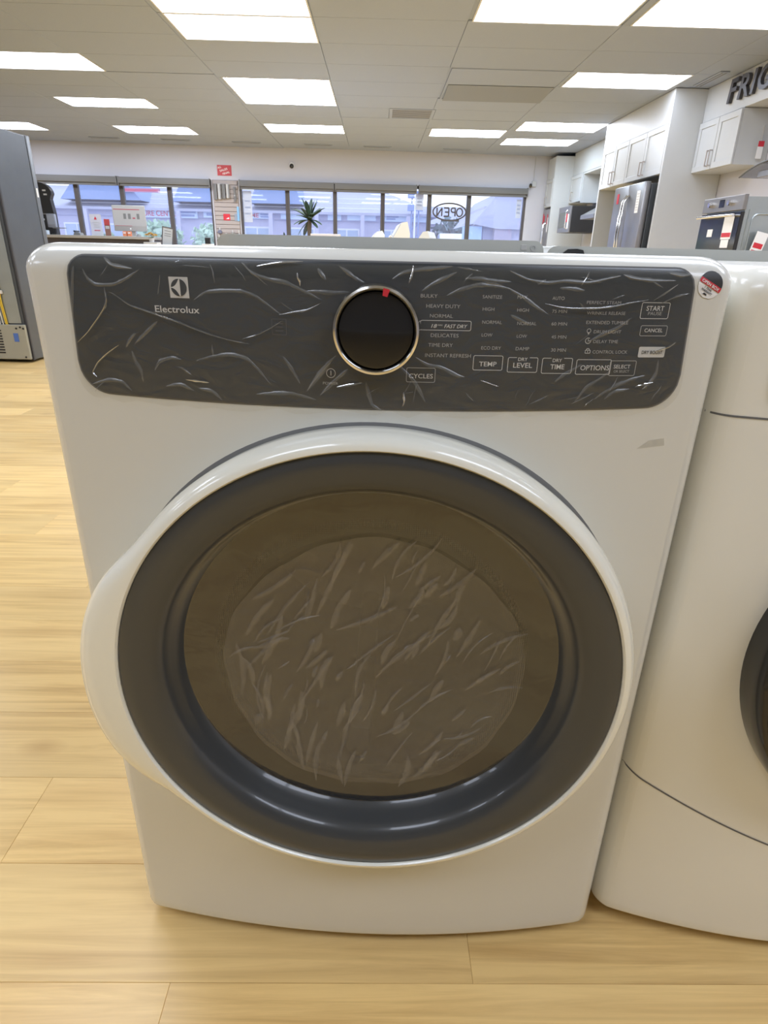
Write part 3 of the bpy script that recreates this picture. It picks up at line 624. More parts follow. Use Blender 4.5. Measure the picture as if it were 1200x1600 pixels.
# door
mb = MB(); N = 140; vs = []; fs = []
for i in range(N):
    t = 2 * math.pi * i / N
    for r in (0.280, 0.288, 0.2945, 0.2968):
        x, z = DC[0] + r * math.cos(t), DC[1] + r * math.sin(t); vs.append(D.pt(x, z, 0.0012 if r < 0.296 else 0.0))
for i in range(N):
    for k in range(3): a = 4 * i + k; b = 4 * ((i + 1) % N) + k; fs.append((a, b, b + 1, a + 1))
mb.add(vs, fs, True); mb.build('door_gap_shade', M_GAP, dryer)  # dark strip painting the shaded gap behind the door ring
HB = [(0, 0), (140, 0), (145, 0.001), (150, 0.006), (156, 0.0185), (165, 0.027), (175, 0.032), (190, 0.0355), (199, 0.0335), (205, 0.027), (211, 0.013), (217, 0.002), (222, 0), (360, 0)]
def hbump(t):
    d = math.degrees(t) % 360
    for (a, va), (b, vb) in zip(HB, HB[1:]):
        if a <= d <= b:
            u = (d - a) / (b - a); u = u * u * (3 - 2 * u) if False else u; return va + (vb - va) * u
    return 0
def hsm(t): return sum(hbump(t + R(k)) for k in (-4, -2, 0, 2, 4)) / 5
RP = [(0.2790, -0.072), (0.2794, -0.0765), (0.2812, -0.0788), (0.2842, -0.0785), (0.2880, -0.0765), (0.2915, -0.072), (0.2945, -0.065), (0.2958, -0.056), (0.2945, -0.044), (0.2900, -0.012), (0.2860, 0.012)]
HWT = [0, 0, 0, 0.12, 0.45, 0.85, 1, 1, 0.9, 0.3, 0]
ring = MB().lathe(RP, DC[0], DC[1], 0, 240, lambda i, r, t: r + HWT[i] * hsm(t)).build('door_ring', M_RING, dryer)
ring['label'] = 'white door ring with grip bulging at left'
bez = MB().lathe([(0.2788, -0.070), (0.2786, -0.0750), (0.2768, -0.0764), (0.262, -0.0755), (0.248, -0.0732), (0.2405, -0.0703), (0.2355, -0.0662), (0.2320, -0.0605), (0.2296, -0.0535), (0.2272, -0.0440), (0.2245, -0.0360), (0.2205, -0.0300)], DC[0], DC[1], 0, 200).build('door_bezel', M_BEZEL, dryer)
M_DGLASS = sheer('door_glass', (0.42, 0.40, 0.37), 0.10, 0.035, veil=0.09, veil_col=(0.26, 0.27, 0.30), bump=(9, 0.05, (1, 1, 1), (0, 0, 0)))
g = MB(); prof = [(0.0008 + 0.2215 * k / 18, -0.031 + 0.016 * (1 - (k / 18) ** 2)) for k in range(19)]
glass = g.lathe(prof, DC[0], DC[1], 0, 120).build('door_glass', M_DGLASS, dryer)
# printed dark border behind the glass, breaking up into dots towards the middle
mf = bpy.data.materials.new('dotted_border'); mf.use_nodes = True; n, l = nodes_of(mf); n.remove(n['Principled BSDF'])
tc = n.new('ShaderNodeTexCoord'); ln = n.new('ShaderNodeVectorMath'); ln.operation = 'LENGTH'; mpn = n.new('ShaderNodeMapping'); mpn.inputs['Scale'].default_value = (1, 0, 1)
l.new(tc.outputs['Object'], mpn.inputs[0]); l.new(mpn.outputs[0], ln.inputs[0])
mr = n.new('ShaderNodeMapRange'); mr.inputs[1].default_value = 0.170; mr.inputs[2].default_value = 0.200; l.new(ln.outputs['Value'], mr.inputs[0])
vo = n.new('ShaderNodeTexVoronoi'); vo.inputs['Scale'].default_value = 420; vo.inputs['Randomness'].default_value = 0.0; l.new(mpn.outputs[0], vo.inputs['Vector'])
lt = n.new('ShaderNodeMath'); lt.operation = 'LESS_THAN'; l.new(vo.outputs['Distance'], lt.inputs[0]); l.new(mr.outputs[0], lt.inputs[1])
tr = n.new('ShaderNodeBsdfTransparent'); df = n.new('ShaderNodeBsdfDiffuse'); df.inputs[0].default_value = (0.03, 0.025, 0.02, 1); mxs = n.new('ShaderNodeMixShader')
l.new(lt.outputs[0], mxs.inputs[0]); l.new(tr.outputs[0], mxs.inputs[1]); l.new(df.outputs[0], mxs.inputs[2]); l.new(mxs.outputs[0], n['Material Output'].inputs[0])
fr = MB().lathe([(0.168 + 0.055 * k / 6, -0.0255 + 0.016 * (1 - ((0.168 + 0.055 * k / 6) / 0.2215) ** 2)) for k in range(7)], 0, 0, 0, 96).build('dotted_border', mf, glass)
fr.location = (DC[0], 0, DC[1])
# drum behind the glass
M_DRUM = mat('drum_grey', (0.46, 0.44, 0.41), 0.45, metal=0.3)
drum = MB().lathe([(0.2225, -0.024), (0.226, -0.01), (0.226, 0.03), (0.262, 0.06), (0.262, 0.50), (0.20, 0.53), (0.0005, 0.535)], DC[0], DC[1], 0, 80).build('drum', M_DRUM, dryer)
for k in range(3):
    t = R(90 + 120 * k + 35); f = MB(); f.box(-0.018, 0.018, 0.08, 0.48, -0.262, -0.20, 0.012, 2, Matrix.Translation((DC[0], 0, DC[1])) @ Matrix.Rotation(t, 4, 'Y'))
    f.build('drum_baffle', M_GREYL, drum)
# film with streaky folds stuck on the door glass
M_FILM2 = sheer('door_film', (0.93, 0.92, 0.90), 0.05, 0.16, veil=0.055, veil_col=(0.56, 0.56, 0.58), bump=(22, 0.4, (1, 1, 2.2), (0, 0.9, 0)), fres=False)
M_FOLD2 = sheer('door_film_fold', (0.93, 0.92, 0.90), 0.06, 0.3, veil=0.10, veil_col=(0.72, 0.68, 0.62), fres=False)
gy = lambda x, z: -0.031 + 0.016 * (1 - ((x - DC[0]) ** 2 + (z - DC[1]) ** 2) / 0.2215 ** 2)
mb = MB(); N = 90; vs = [(DC[0], gy(*DC) - 0.004, DC[1])]; fs = []
for j in range(1, 9):
    for i in range(N):
        t = 2 * math.pi * i / N; r = (0.178 + 0.002 * math.sin(5 * t) + 0.001 * math.sin(17 * t)) * j / 8
        x, z = DC[0] + r * math.cos(t) + 0.004, DC[1] + r * math.sin(t) - 0.012; vs.append((x, gy(x, z) - 0.004, z))
for i in range(N): fs.append((0, 1 + i, 1 + (i + 1) % N))
for j in range(7):
    for i in range(N): a = 1 + j * N + i; b = 1 + j * N + (i + 1) % N; fs.append((a, b, b + N, a + N))
mb.add(vs, fs, True); film2 = mb.build('door_film', M_FILM2, dryer)
mb = MB(); rnd = random.Random(5)
for k in range(165):
    u = rnd.uniform(-1, 1); v = rnd.uniform(-1, 1)
    if u * u + v * v > 0.94: continue
    x = DC[0] + 0.004 + 0.168 * u; z = DC[1] - 0.012 + 0.168 * v
    a = R(rnd.gauss(57, 13) + (u * 8 if v > 0 else -u * 26 + 6)); l = rnd.uniform(0.006, 0.034) * (1.0 if rnd.random() < 0.7 else 1.4); w = rnd.uniform(0.002, 0.0095)
    bend = rnd.uniform(-0.25, 0.25)
    pl = [(x + t * l * math.cos(a) - bend * l * t * t * math.sin(a), z + t * l * math.sin(a) + bend * l * t * t * math.cos(a)) for t in (-1, -0.5, 0, 0.5, 1)]
    ridge(mb, pl, w, 0.0016, lambda x, z, h: (x, gy(x, z) - 0.0045 - h, z), 0.3)
o = mb.build('streaky_fold', M_FOLD2, film2); o['kind'] = 'stuff'

# ------------------------------------------------------------------ washer beside it
W = Front(0.343, 0.022, 0.057, 0.968, 0.026, 0.74)
washer = thing('front_load_washer', 'white front-load washer with black door at right edge beside the dryer', 'washer', (0.703, 0.6275, 0), R(-1.0))
WC = (0.020, 0.535)
W.body((WC[0], WC[1], 0.235)).build('cabinet', M_ENAMEL2, washer)
for sx in (-1, 1):
    for yy in (0.06, 0.66): MB().lathe([(0.0, 0.0), (0.02, 0.0), (0.02, 0.012), (0.008, 0.014), (0.008, 0.03), (0, 0.03)], sx * 0.29, yy, 0.0, 20, axis='z').build('foot', M_BLACK, washer)
mb = MB(); wpt = lambda x, z: W.pt(x, z, 0.0005)
strip(mb, [(-0.3428 + 0.6856 * k / 240, 0.8205) for k in range(241)], 0.0022, wpt); mb.build('console_seam', M_GAP, washer)
mb = MB(); strip(mb, [(-0.3428 + 0.6856 * k / 240, 0.195 + 0.118 * (abs(-1 + k / 120) ** 1.5)) for k in range(241)], 0.0026, wpt); mb.build('toe_panel_seam', M_GAP, washer)
W.patch(0.835, 0.948, -0.30, 0.30, 0.02, 0.02, 0.0022, 0.0).build('console', M_ENAMEL2, washer)
W.patch(0.865, 0.935, -0.02, 0.26, 0.01, 0.01, 0.004, 0.0).build('display_panel', M_PANEL, washer)
MB().lathe([(0.03, -0.018), (0.032, -0.02), (0.037, -0.016), (0.039, 0.004)], -0.13, 0.893, W.yf(-0.13), 48).build('dial', M_CHROME, washer)
MB().lathe([(0.0005, -0.018), (0.03, -0.018)], -0.13, 0.893, W.yf(-0.13), 48).build('dial_face', M_GREYL, washer)
MB().lathe([(0.252, -0.060), (0.256, -0.075), (0.262, -0.078), (0.268, -0.070), (0.270, -0.055), (0.268, -0.01)], WC[0], WC[1], 0, 120).build('door_ring', M_BLACKG, washer)
MB().lathe([(0.256, -0.074), (0.244, -0.086), (0.228, -0.088), (0.212, -0.078), (0.200, -0.055), (0.195, -0.045)], WC[0], WC[1], 0, 120).build('door_bezel', M_BLACKG, washer)
MB().lathe([(0.0005, -0.020), (0.1, -0.026), (0.195, -0.045)], WC[0], WC[1], 0, 80).build('door_glass', mat('dark_glass', (0.015, 0.015, 0.016), 0.05), washer)

# ------------------------------------------------------------------ machines standing back to back behind them
def back_machine(label, x, y, hw, top, rz, badge):
    t = thing('washing_machine', label, 'washer', (x, y, 0), rz)
    MB().box(-hw, hw, 0.02, 0.68, 0.02, 0.915, 0.012, 2).build('cabinet', M_ENAMEL2, t)
    for sx in (-1, 1):
        for yy in (0.08, 0.6): MB().lathe([(0.0005, 0.0), (0.02, 0.0), (0.02, 0.012), (0.008, 0.014), (0.008, 0.03)], sx * 0.29, yy, 0.0, 16, axis='z').build('foot', M_BLACK, t)
    p = rrect(-hw + 0.001, 0.905, hw - 0.001, top, 0.022, 6)
    MB().prism([(a, b) for a, b in p], 0.0, 0.12, 'y').build('console', mat('console_grey_white', (0.52, 0.53, 0.50), 0.35), t)
    if badge:
        MB().box(0.300, 0.313, -0.002, 0.001, top - 0.019, top - 0.008, 0.0005, 1).build('square_badge', M_GREYL, t)
        f = MB(); f.lathe([(0.0042, -0.002), (0.0062, -0.002), (0.0062, 0.001), (0.0042, 0.001)], 0.327, top - 0.0145, 0, 28, close=True); f.build('round_badge', M_GREYL, t)
    else:
        f = MB(); f.prism([(-0.318, top - 0.016), (-0.305, top - 0.006), (-0.285, top - 0.005), (-0.272, top - 0.007), (-0.268, top - 0.016)], -0.003, 0.01, 'y'); f.build('hand_grip', M_BLACK, t)
    return t
back_machine('white machine directly behind the dryer, back of its console with two grey badges', 0.006, 1.42, 0.3515, 0.9985, R(0.2), True)
back_machine('white machine behind the right washer, console back with a black grip', 0.714, 1.425, 0.3515, 0.9895, R(0.0), False)

# ------------------------------------------------------------------ kitchen display along the right wall
FX, UX, WX = 3.35, 3.70, 4.035          # deep face, shallow upper face, wall
def shaker(t, X, y0, y1, z0, z1, handle=None):
    """shaker door on a face looking to -x; handle = y of the bar pull"""
    r = 0.06
    f = MB(); f.box(X - 0.02, X, y0, y1, z0, z0 + r, 0.002, 1).box(X - 0.02, X, y0, y1, z1 - r, z1, 0.002, 1).box(X - 0.02, X, y0, y0 + r, z0 + r, z1 - r, 0.002, 1).box(X - 0.02, X, y1 - r, y1, z0 + r, z1 - r, 0.002, 1)
    d = f.build('door', M_CAB, t)
    MB().box(X - 0.010, X - 0.001, y0 + r, y1 - r, z0 + r, z1 - r).build('inset_panel', M_CAB, d)
    if handle is not None:
        h = MB(); h.box(X - 0.056, X - 0.046, handle - 0.006, handle + 0.006, z0 + 0.03, z0 + 0.19, 0.002, 1)
        for zz in (z0 + 0.03, z0 + 0.178): h.box(X - 0.048, X - 0.019, handle - 0.006, handle + 0.006, zz, zz + 0.012)
        h.build('handle', M_NICKEL, d)
def upper(name, label, X, y0, y1, z0, z1, top=None, doors=2, hs=None):
    t = thing(name, label, 'cabinet', (0, 0, 0), 0, 'white display cabinets on the right wall')
    MB().box(X, WX, y0 + 0.001, y1 - 0.001, z0, z1).build('body', M_CAB, t)
    if top: MB().box(X - 0.012, WX, y0 + 0.001, y1 - 0.001, z1 + 0.001, top).build('top_filler', M_CAB, t)
    g = 0.004; w = (y1 - y0) / doors
    for k in range(doors):
        shaker(t, X - 0.001, y0 + k * w + g, y0 + (k + 1) * w - g, z0 + 0.004, z1 - 0.004, hs[k] if hs else None)
    return t
def panel_thing(label, x0, x1, y0, y1, z0, z1):
    return tag(MB().box(x0, x1, y0, y1, z0, z1, 0.003, 1).build('end_panel', M_CAB), label, 'cabinet panel')
panel_thing('tall plain white cabinet end panel beside the large stainless fridge', FX - 0.02, WX, 8.15, 8.19, 0, CEIL - 0.006)
upper('fridge_top_cabinet', 'white cabinet with paired handles above the fridge, nearer of two', FX, 8.192, 9.36, 1.865, 2.385, CEIL - 0.006, 2, (8.71, 8.80))
upper('fridge_top_cabinet', 'white cabinet beside the fridge top, farther of two, touching the second panel', FX, 9.36, 10.345, 1.865, 2.385, CEIL - 0.006, 2, (9.80, 9.90))
panel_thing('white cabinet end panel on the far side of the large stainless fridge', FX - 0.02, WX, 10.35, 10.39, 0, CEIL - 0.006)
# french-door fridge
t = thing('fridge', 'large grey stainless french-door fridge between white end panels', 'fridge', (0, 0, 0))
MB().box(3.30, 3.98, 8.29, 9.32, 0.02, 1.78, 0.006, 1).build('cabinet', M_STEELD, t)
for a, b, hy in ((8.29, 8.80, 8.765), (8.81, 9.32, 8.845)):
    d = MB().box(3.22, 3.295, a, b, 0.70, 1.80, 0.012, 2).build('door', M_STEEL, t)
    h = MB(); h.tube([(3.222, hy, 0.80), (3.165, hy, 0.86), (3.15, hy, 1.2), (3.165, hy, 1.6), (3.222, hy, 1.68)], 0.013, 8); h.build('handle', M_CHROME, d)
d = MB().box(3.22, 3.295, 8.29, 9.32, 0.06, 0.69, 0.012, 2).build('freezer_drawer', M_STEEL, t)
MB().tube([(3.222, 8.40, 0.60), (3.16, 8.44, 0.61), (3.16, 9.17, 0.61), (3.222, 9.21, 0.60)], 0.013, 8).build('handle', M_CHROME, d)
MB().box(3.2165, 3.219, 8.395, 8.50, 1.46, 1.71).build('price_sheet', M_PAPER, t)
mb = MB()
for k in range(7): mb.box(3.2155, 3.2165, 8.41, 8.485, 1.67 - 0.03 * k, 1.676 - 0.03 * k)
mb.build('sheet_print', M_GREYL, t)
MB().box(3.2165, 3.219, 9.12, 9.19, 1.60, 1.72).build('red_tag', M_RED, t)
# near upper cabinet, fascia and lettering
upper('wall_cabinet', 'white wall cabinet with bar handles beneath the charcoal lettering', UX, 7.26, 8.148, 1.87, 2.375, None, 2, (7.78, 7.72))
tag(MB().box(UX, WX, 2.2, 8.148, 2.38, CEIL - 0.004, 0.002, 1).build('bulkhead', M_CAB), 'long white fascia carrying the raised charcoal lettering', 'fascia')
tag(MB().box(UX, WX, 10.392, 13.19, 2.33, CEIL - 0.004, 0.002, 1).build('bulkhead', M_CAB), 'white fascia above the microwave and open niche', 'fascia')
t = thing('fascia_lettering', 'charcoal raised italic letters FRIGIDAIRE on the white fascia', 'sign', (UX, 7.60, 2.47))
off = 0.0
for ch in 'FRIGIDAIRE':
    v, f, asp = text_geo(ch, 0.12, 0.02); mb = MB(); h = 0.215
    solid_text(mb, ch, h, 0.035, lambda x, z, d, off=off: (-d - 0.001, -(off + x * 1.15), z), 0.12, 0.02); mb.build('letter', M_LETTER, t)
    off += asp * h * 1.15 + 0.035
t = thing('red_hang_tag', 'small red and white tag hanging beside the near wall cabinet', 'price tag', (3.93, 7.22, 1.92))
MB().box(-0.03, 0.03, -0.003, 0.003, 0, 0.16, 0.004, 1).build('card', M_PAPER, t)
MB().box(-0.03, 0.03, -0.0045, -0.0031, 0.11, 0.16).build('red_header', M_RED, t)
MB().box(-0.002, 0.002, -0.001, 0.02, 0.14, 0.30).build('string', M_GREYL, t)
# curved glass hood
t = thing('range_hood', 'chimney range hood with curved smoky glass canopy at right edge', 'range hood', (3.78, 6.22, 1.69))
pts = [(-0.52 + 1.04 * k / 20, 0.10 * (1 - (-1 + k / 10) ** 2)) for k in range(21)]
mb = MB(); vs = []; fs = []
for y, z in pts: vs += [(-0.25, y, z), (0.25, y, z), (0.25, y, z + 0.008), (-0.25, y, z + 0.008)]
for i in range(20):
    for k in range(4): a = 4 * i + k; b = 4 * i + (k + 1) % 4; fs.append((a, b, b + 4, a + 4))
fs += [(0, 1, 2, 3), (83, 82, 81, 80)]
mb.add(vs, fs, False); mb.build('glass_canopy', sheer('smoky_glass', (0.55, 0.57, 0.62), 0.15, 0.05, veil=0.25, veil_col=(0.4, 0.42, 0.46)), t)
MB().tube([(-0.25, y, z + 0.004) for y, z in pts], 0.008, 6).build('canopy_edge', M_STEELD, t)
MB().box(-0.2, 0.25, -0.3, 0.3, -0.02, 0.04, 0.006, 1).build('filter_box', M_STEEL, t)
MB().box(-0.02, 0.25, -0.15, 0.15, 0.10, 0.68, 0.004, 1).build('chimney', M_STEEL, t)
# built-in oven standing on a plinth
t = thing('wall_oven', 'built-in electric oven with knobs and white paper tags on its dark glass door', 'oven', (2.65, 4.92, 0.80))
MB().box(0.03, 0.56, 0.02, 0.58, 0.0, 0.585, 0.004, 1).build('metal_casing', M_GALV, t)
mb = MB()
strip_pts = rrect(0.10, 0.10, 0.50, 0.47, 0.04)
mb.tube([(x, 0.018, z) for x, z in strip_pts] + [(strip_pts[0][0], 0.018, strip_pts[0][1])], 0.006, 6); mb.tube([(0.07, 0.018, 0.05), (0.07, 0.018, 0.5)], 0.006, 6); mb.build('pressed_rib', M_GALV, t)
MB().box(0.0, 0.03, 0.0, 0.60, 0.495, 0.598, 0.003, 1).build('control_strip', mat('oven_steel', (0.30, 0.29, 0.28), 0.35, metal=0.8), t)
for yy in (0.17, 0.46):
    f = MB(); f.tube([(0.0, yy, 0.55), (-0.028, yy, 0.55)], 0.019, 16); k = f.build('knob', M_CHROME, t)
MB().box(-0.002, 0.001, 0.27, 0.345, 0.525, 0.58).build('clock_display', M_BLACKG, t)
dr = MB().box(0.0, 0.03, 0.005, 0.595, 0.0, 0.485, 0.003, 1).build('oven_door', M_BLACKG, t)
f = MB(); f.tube([(-0.04, 0.03, 0.462), (-0.04, 0.58, 0.462)], 0.010, 10)
for yy in (0.06, 0.55): f.tube([(-0.04, yy, 0.462), (0.004, yy, 0.462)], 0.007, 8)
f.build('handle', M_CHROME, dr)
MB().box(-0.001, 0.002, 0.08, 0.53, 0.05, 0.40).build('door_window', mat('oven_glass', (0.03, 0.036, 0.045), 0.08), dr)
for nm, a, b, c, d in (('energy_sheet', 0.075, 0.215, 0.30, 0.455), ('energy_sheet', 0.09, 0.20, 0.24, 0.297), ('sticker', 0.36, 0.44, 0.32, 0.375)):
    s = MB().box(-0.0035, -0.0015, a, b, c, d).build(nm, M_PAPER, dr)
MB().box(-0.0045, -0.0036, 0.08, 0.21, 0.315, 0.345).build('red_stripe', M_RED, dr)
tag(MB().box(2.62, 3.24, 4.90, 5.54, 0.0, 0.798, 0.006, 1).build('plinth', M_CAB), 'white display plinth under the built-in oven', 'plinth')
t = thing('price_card', 'white and red price card leaning on the oven casing at right edge', 'price card', (2.80, 4.895, 1.0))
Mx = Matrix.Rotation(R(12), 4, 'Y')
MB().box(-0.045, 0.045, -0.004, 0.0, -0.10, 0.15, 0.0, 1, Mx).build('card', M_PAPER, t)
MB().box(-0.035, 0.035, -0.0055, -0.0041, 0.04, 0.075, 0, 1, Mx).build('red_stripe', M_RED, t); MB().box(-0.035, 0.03, -0.0055, -0.0041, 0.0, 0.025, 0, 1, Mx).build('red_stripe', M_RED, t)
MB().box(-0.02, 0.015, -0.0055, -0.0041, -0.07, -0.03, 0, 1, Mx).build('small_print', M_GREYD, t)
tag(MB().box(2.76, 2.86, 4.80, 4.898, 0.0, 0.905, 0.004, 1).build('card_post', M_GREYL), 'slim grey post holding the price card', 'post')
# section with niche, microwave and hood
upper('wall_cabinet', 'narrow white wall cabinet with one bar handle above the microwave', UX, 12.50, 13.19, 1.86, 2.325, None, 1, (13.0,))
t = thing('open_niche', 'white open niche beside the narrow wall cabinet', 'niche', (0, 0, 0))
MB().box(UX, WX, 10.392, 10.42, 1.84, 2.325).build('side', M_CAB, t); MB().box(UX, WX, 12.47, 12.498, 1.84, 2.325).build('side', M_CAB, t)
MB().box(WX - 0.02, WX, 10.42, 12.47, 1.80, 2.325).build('back', M_CAB, t); MB().box(UX, WX - 0.02, 10.42, 12.47, 2.30, 2.325).build('top', M_CAB, t)
t = thing('microwave', 'black over-range microwave with grey front and red tag', 'microwave', (3.42, 12.05, 1.33))
MB().box(0.03, 0.61, 0.0, 0.76, 0.0, 0.43, 0.006, 1).build('casing', M_BLACK, t)
d = MB().box(0.0, 0.029, 0.0, 0.76, 0.0, 0.43, 0.004, 1).build('door', M_STEEL, t)
MB().box(-0.002, 0.001, 0.22, 0.70, 0.08, 0.34).build('door_window', mat('grey_glass', (0.12, 0.13, 0.12), 0.15), d)
MB().tube([(0.0, 0.14, 0.06), (-0.035, 0.14, 0.08), (-0.035, 0.14, 0.35), (0.0, 0.14, 0.37)], 0.009, 8).build('handle', M_CHROME, d)
MB().box(-0.004, -0.002, 0.05, 0.13, 0.06, 0.30).build('tag', M_PAPER, d); MB().box(-0.004, -0.002, 0.14, 0.22, 0.17, 0.31).build('red_tag', M_RED, d)
t = thing('canopy_hood', 'small stainless canopy hood beyond the large fridge panel', 'range hood', (3.49, 10.95, 1.52))
MB().prism([(0.0, 0.0), (0.53, 0.0), (0.53, 0.27), (0.40, 0.27), (0.0, 0.06)], 0.0, 0.70, 'y').build('canopy', M_STEEL, t)
MB().box(0.06, 0.12, -0.003, -0.001, -0.13, 0.0).build('red_tag', mat('pink_tag', (0.7, 0.25, 0.25), 0.6), t)
panel_thing('white cabinet end panel nearest the shop windows', FX, WX, 13.19, 13.22, 0, CEIL - 0.05)
t = upper('wall_cabinet', 'white wall cabinet in the corner next to the shop windows', FX + 0.01, 13.222, 13.72, 1.81, 2.30, CEIL - 0.06, 1, (13.60,))
t = thing('tall_fridge', 'grey steel fridge with red tags in the corner by the windows', 'fridge', (3.34, 13.235, 0))
MB().box(0.06, 0.68, 0.0, 0.48, 0.02, 1.77, 0.006, 1).build('cabinet', M_STEELD, t)
for a, b in ((0.0, 0.235), (0.245, 0.48)):
    d = MB().box(0.0, 0.055, a, b, 0.08, 1.77, 0.008, 1).build('door', M_STEEL, t); hy = 0.21 if a == 0 else 0.27
    MB().tube([(0.0, hy, 0.9), (-0.035, hy, 0.92), (-0.035, hy, 1.5), (0.0, hy, 1.52)], 0.010, 8).build('handle', M_CHROME, d)
for a, z0, z1, m in ((0.06, 1.5, 1.68, M_RED), (0.30, 1.55, 1.66, M_RED), (0.02, 1.36, 1.62, M_PAPER), (0.38, 1.5, 1.7, M_RED)):
    MB().box(-0.004, -0.001, a, a + 0.06, z0, z1).build('price_tag', m, t)

# ------------------------------------------------------------------ fridge standing with its back to the camera, left edge
t = thing('side_fridge', 'tall dark grey fridge at left edge with exposed back wiring', 'fridge', (-3.0, 5.43, 0), R(-1.5))
MB().box(-0.78, -0.002, 0.0, 0.53, 0.02, 1.79, 0.006, 1).build('cabinet', M_STEELD, t)
mb = MB(); mb.box(-0.02, 0.006, 0.0, 0.022, 0.02, 1.79, 0.003, 1); mb.build('rear_corner_trim', mat('trim_dark', (0.045, 0.045, 0.05), 0.5), t)
d = MB().box(-0.78, 0.0, 0.535, 0.60, 0.05, 1.795, 0.008, 2).build('door', mat('door_edge', (0.14, 0.15, 0.16), 0.4, metal=0.4), t)
MB().box(0.0, 0.003, 0.55, 0.575, 1.33, 1.40).build('hinge_sticker', M_PAPER, d)
MB().box(-0.75, -0.04, -0.006, -0.001, 0.33, 1.74).build('back_sheet', M_GALV, t)
bp = MB().box(-0.76, -0.006, -0.03, -0.001, 0.03, 0.32, 0.004, 1).build('compressor_cover', mat('cover_steel', (0.42, 0.42, 0.36), 0.45, metal=0.5), t)
for r in range(9):
    for c in range(2):
        MB().box(-0.36 + c * 0.085, -0.30 + c * 0.085, -0.032, -0.0295, 0.08 + r * 0.023, 0.092 + r * 0.023).build('vent_slot', M_BLACK, bp)
MB().box(-0.115, -0.075, -0.033, -0.0295, 0.18, 0.25).build('blue_label', mat('label_blue', (0.08, 0.16, 0.45), 0.6), bp)
for x, z in ((-0.045, 0.3), (-0.045, 0.05), (-0.02, 0.29), (-0.08, 0.29)): MB().tube([(x, -0.029, z), (x, -0.035, z)], 0.008, 8).build('screw', M_BLACK, bp)
MB().box(-0.34, -0.205, -0.035, -0.005, 0.96, 1.07, 0.008, 2).build('wire_box', mat('cream_plastic', (0.68, 0.65, 0.58), 0.5), t)
for i, (x, m) in enumerate(((-0.30, (0.62, 0.6, 0.55)), (-0.27, (0.62, 0.6, 0.55)), (-0.24, (0.7, 0.68, 0.6)), (-0.21, (0.75, 0.52, 0.05)), (-0.195, (0.75, 0.52, 0.05)))):
    MB().tube([(x * 0.9 - 0.03, -0.014, 0.97), (x * 0.9 + 0.01, -0.018, 0.75), (x * 0.8 - 0.01, -0.018, 0.5), (x * 0.8, -0.012, 0.31)], 0.005, 6).build('wire', mat('wire%d' % i, m, 0.5), t)
MB().box(-0.27, -0.14, -0.03, -0.006, 0.565, 0.595, 0.004, 1).build('wire_clip', mat('cream_plastic', (0.68, 0.65, 0.58)), t)

# ------------------------------------------------------------------ service counter
t = thing('service_counter', 'grey service counter in front of the left windows', 'counter', (-4.42, 10.0, 0), R(1.2))
MB().box(-1.35, 0.99, 0.0, 0.75, 1.035, 1.075, 0.004, 1).build('worktop', mat('counter_grey', (0.40, 0.38, 0.35), 0.5), t)
MB().box(-1.32, 0.96, 0.05, 0.72, 0.0, 1.034).build('front_panel', mat('counter_dark', (0.09, 0.08, 0.085), 0.5), t)
cz = 1.0755
t = thing('monitor', 'silver all-in-one computer monitor on the service counter', 'monitor', (-3.83, 10.38, cz), R(3))
s = MB().box(-0.245, 0.245, -0.012, 0.012, 0.075, 0.435, 0.006, 2).build('housing', mat('monitor_grey', (0.42, 0.41, 0.40), 0.45), t)
MB().box(-0.235, 0.235, -0.0135, -0.0121, 0.145, 0.425).build('screen', mat('screen_page', (0.40, 0.39, 0.385), 0.35, emit=(0.45, 0.44, 0.43), emit_s=0.12), s)
pr = MB().box(-0.225, 0.165, -0.0146, -0.0136, 0.372, 0.382).build('page_banner', mat('banner_red', (0.42, 0.06, 0.10), 0.5), s)
for k in range(3): MB().box(-0.085 + k * 0.07 + (0.06 if k == 2 else 0), -0.045 + k * 0.07 + (0.06 if k == 2 else 0), -0.0146, -0.0136, 0.245, 0.32).build('page_picture', M_GREYD, s)
MB().box(0.05, 0.09, -0.0146, -0.0136, 0.25, 0.266).build('page_mark', mat('banner_red', (0.42, 0.06, 0.10)), s)
MB().box(-0.225, 0.03, -0.0146, -0.0136, 0.148, 0.153).build('page_line', mat('banner_red', (0.42, 0.06, 0.10)), s)
f = MB(); f.lathe([(0.0003, -0.0132), (0.011, -0.0132), (0.011, -0.012)], 0.0, 0.11, 0, 20); f.build('power_mark', M_PAPER, s)
MB().prism([(-0.09, 0.0), (0.09, 0.0), (0.09, 0.004), (0.06, 0.01), (0.06, 0.2), (-0.06, 0.2), (-0.06, 0.01), (-0.09, 0.004)], 0.02, 0.05, 'y').build('stand', M_GREYL, t)
t = thing('leaflet_stand', 'white leaflet with a red emblem standing left of the monitor', 'leaflet', (-4.32, 10.3, cz))
MB().box(-0.085, 0.085, -0.004, 0.004, 0, 0.30).build('sheet', sheer('thin_paper', (0.8, 0.8, 0.85), 0.03, 0.4, veil=0.6, veil_col=(0.85, 0.84, 0.88)), t)
mb = MB(); mb.prism([(0.0, 0.27), (0.022, 0.225), (-0.022, 0.225)], -0.006, -0.0042, 'y'); mb.build('emblem', M_RED, t)
for z in (0.18, 0.15, 0.12): MB().box(-0.04, 0.05, -0.006, -0.0042, z, z + 0.008).build('text_line', M_GREYL, t)
MB().box(-0.04, 0.05, -0.006, -0.0042, 0.07, 0.08).build('red_line', M_RED, t)
t = thing('brochure', 'narrow red brochure standing between leaflet and monitor', 'brochure', (-4.155, 10.3, cz))
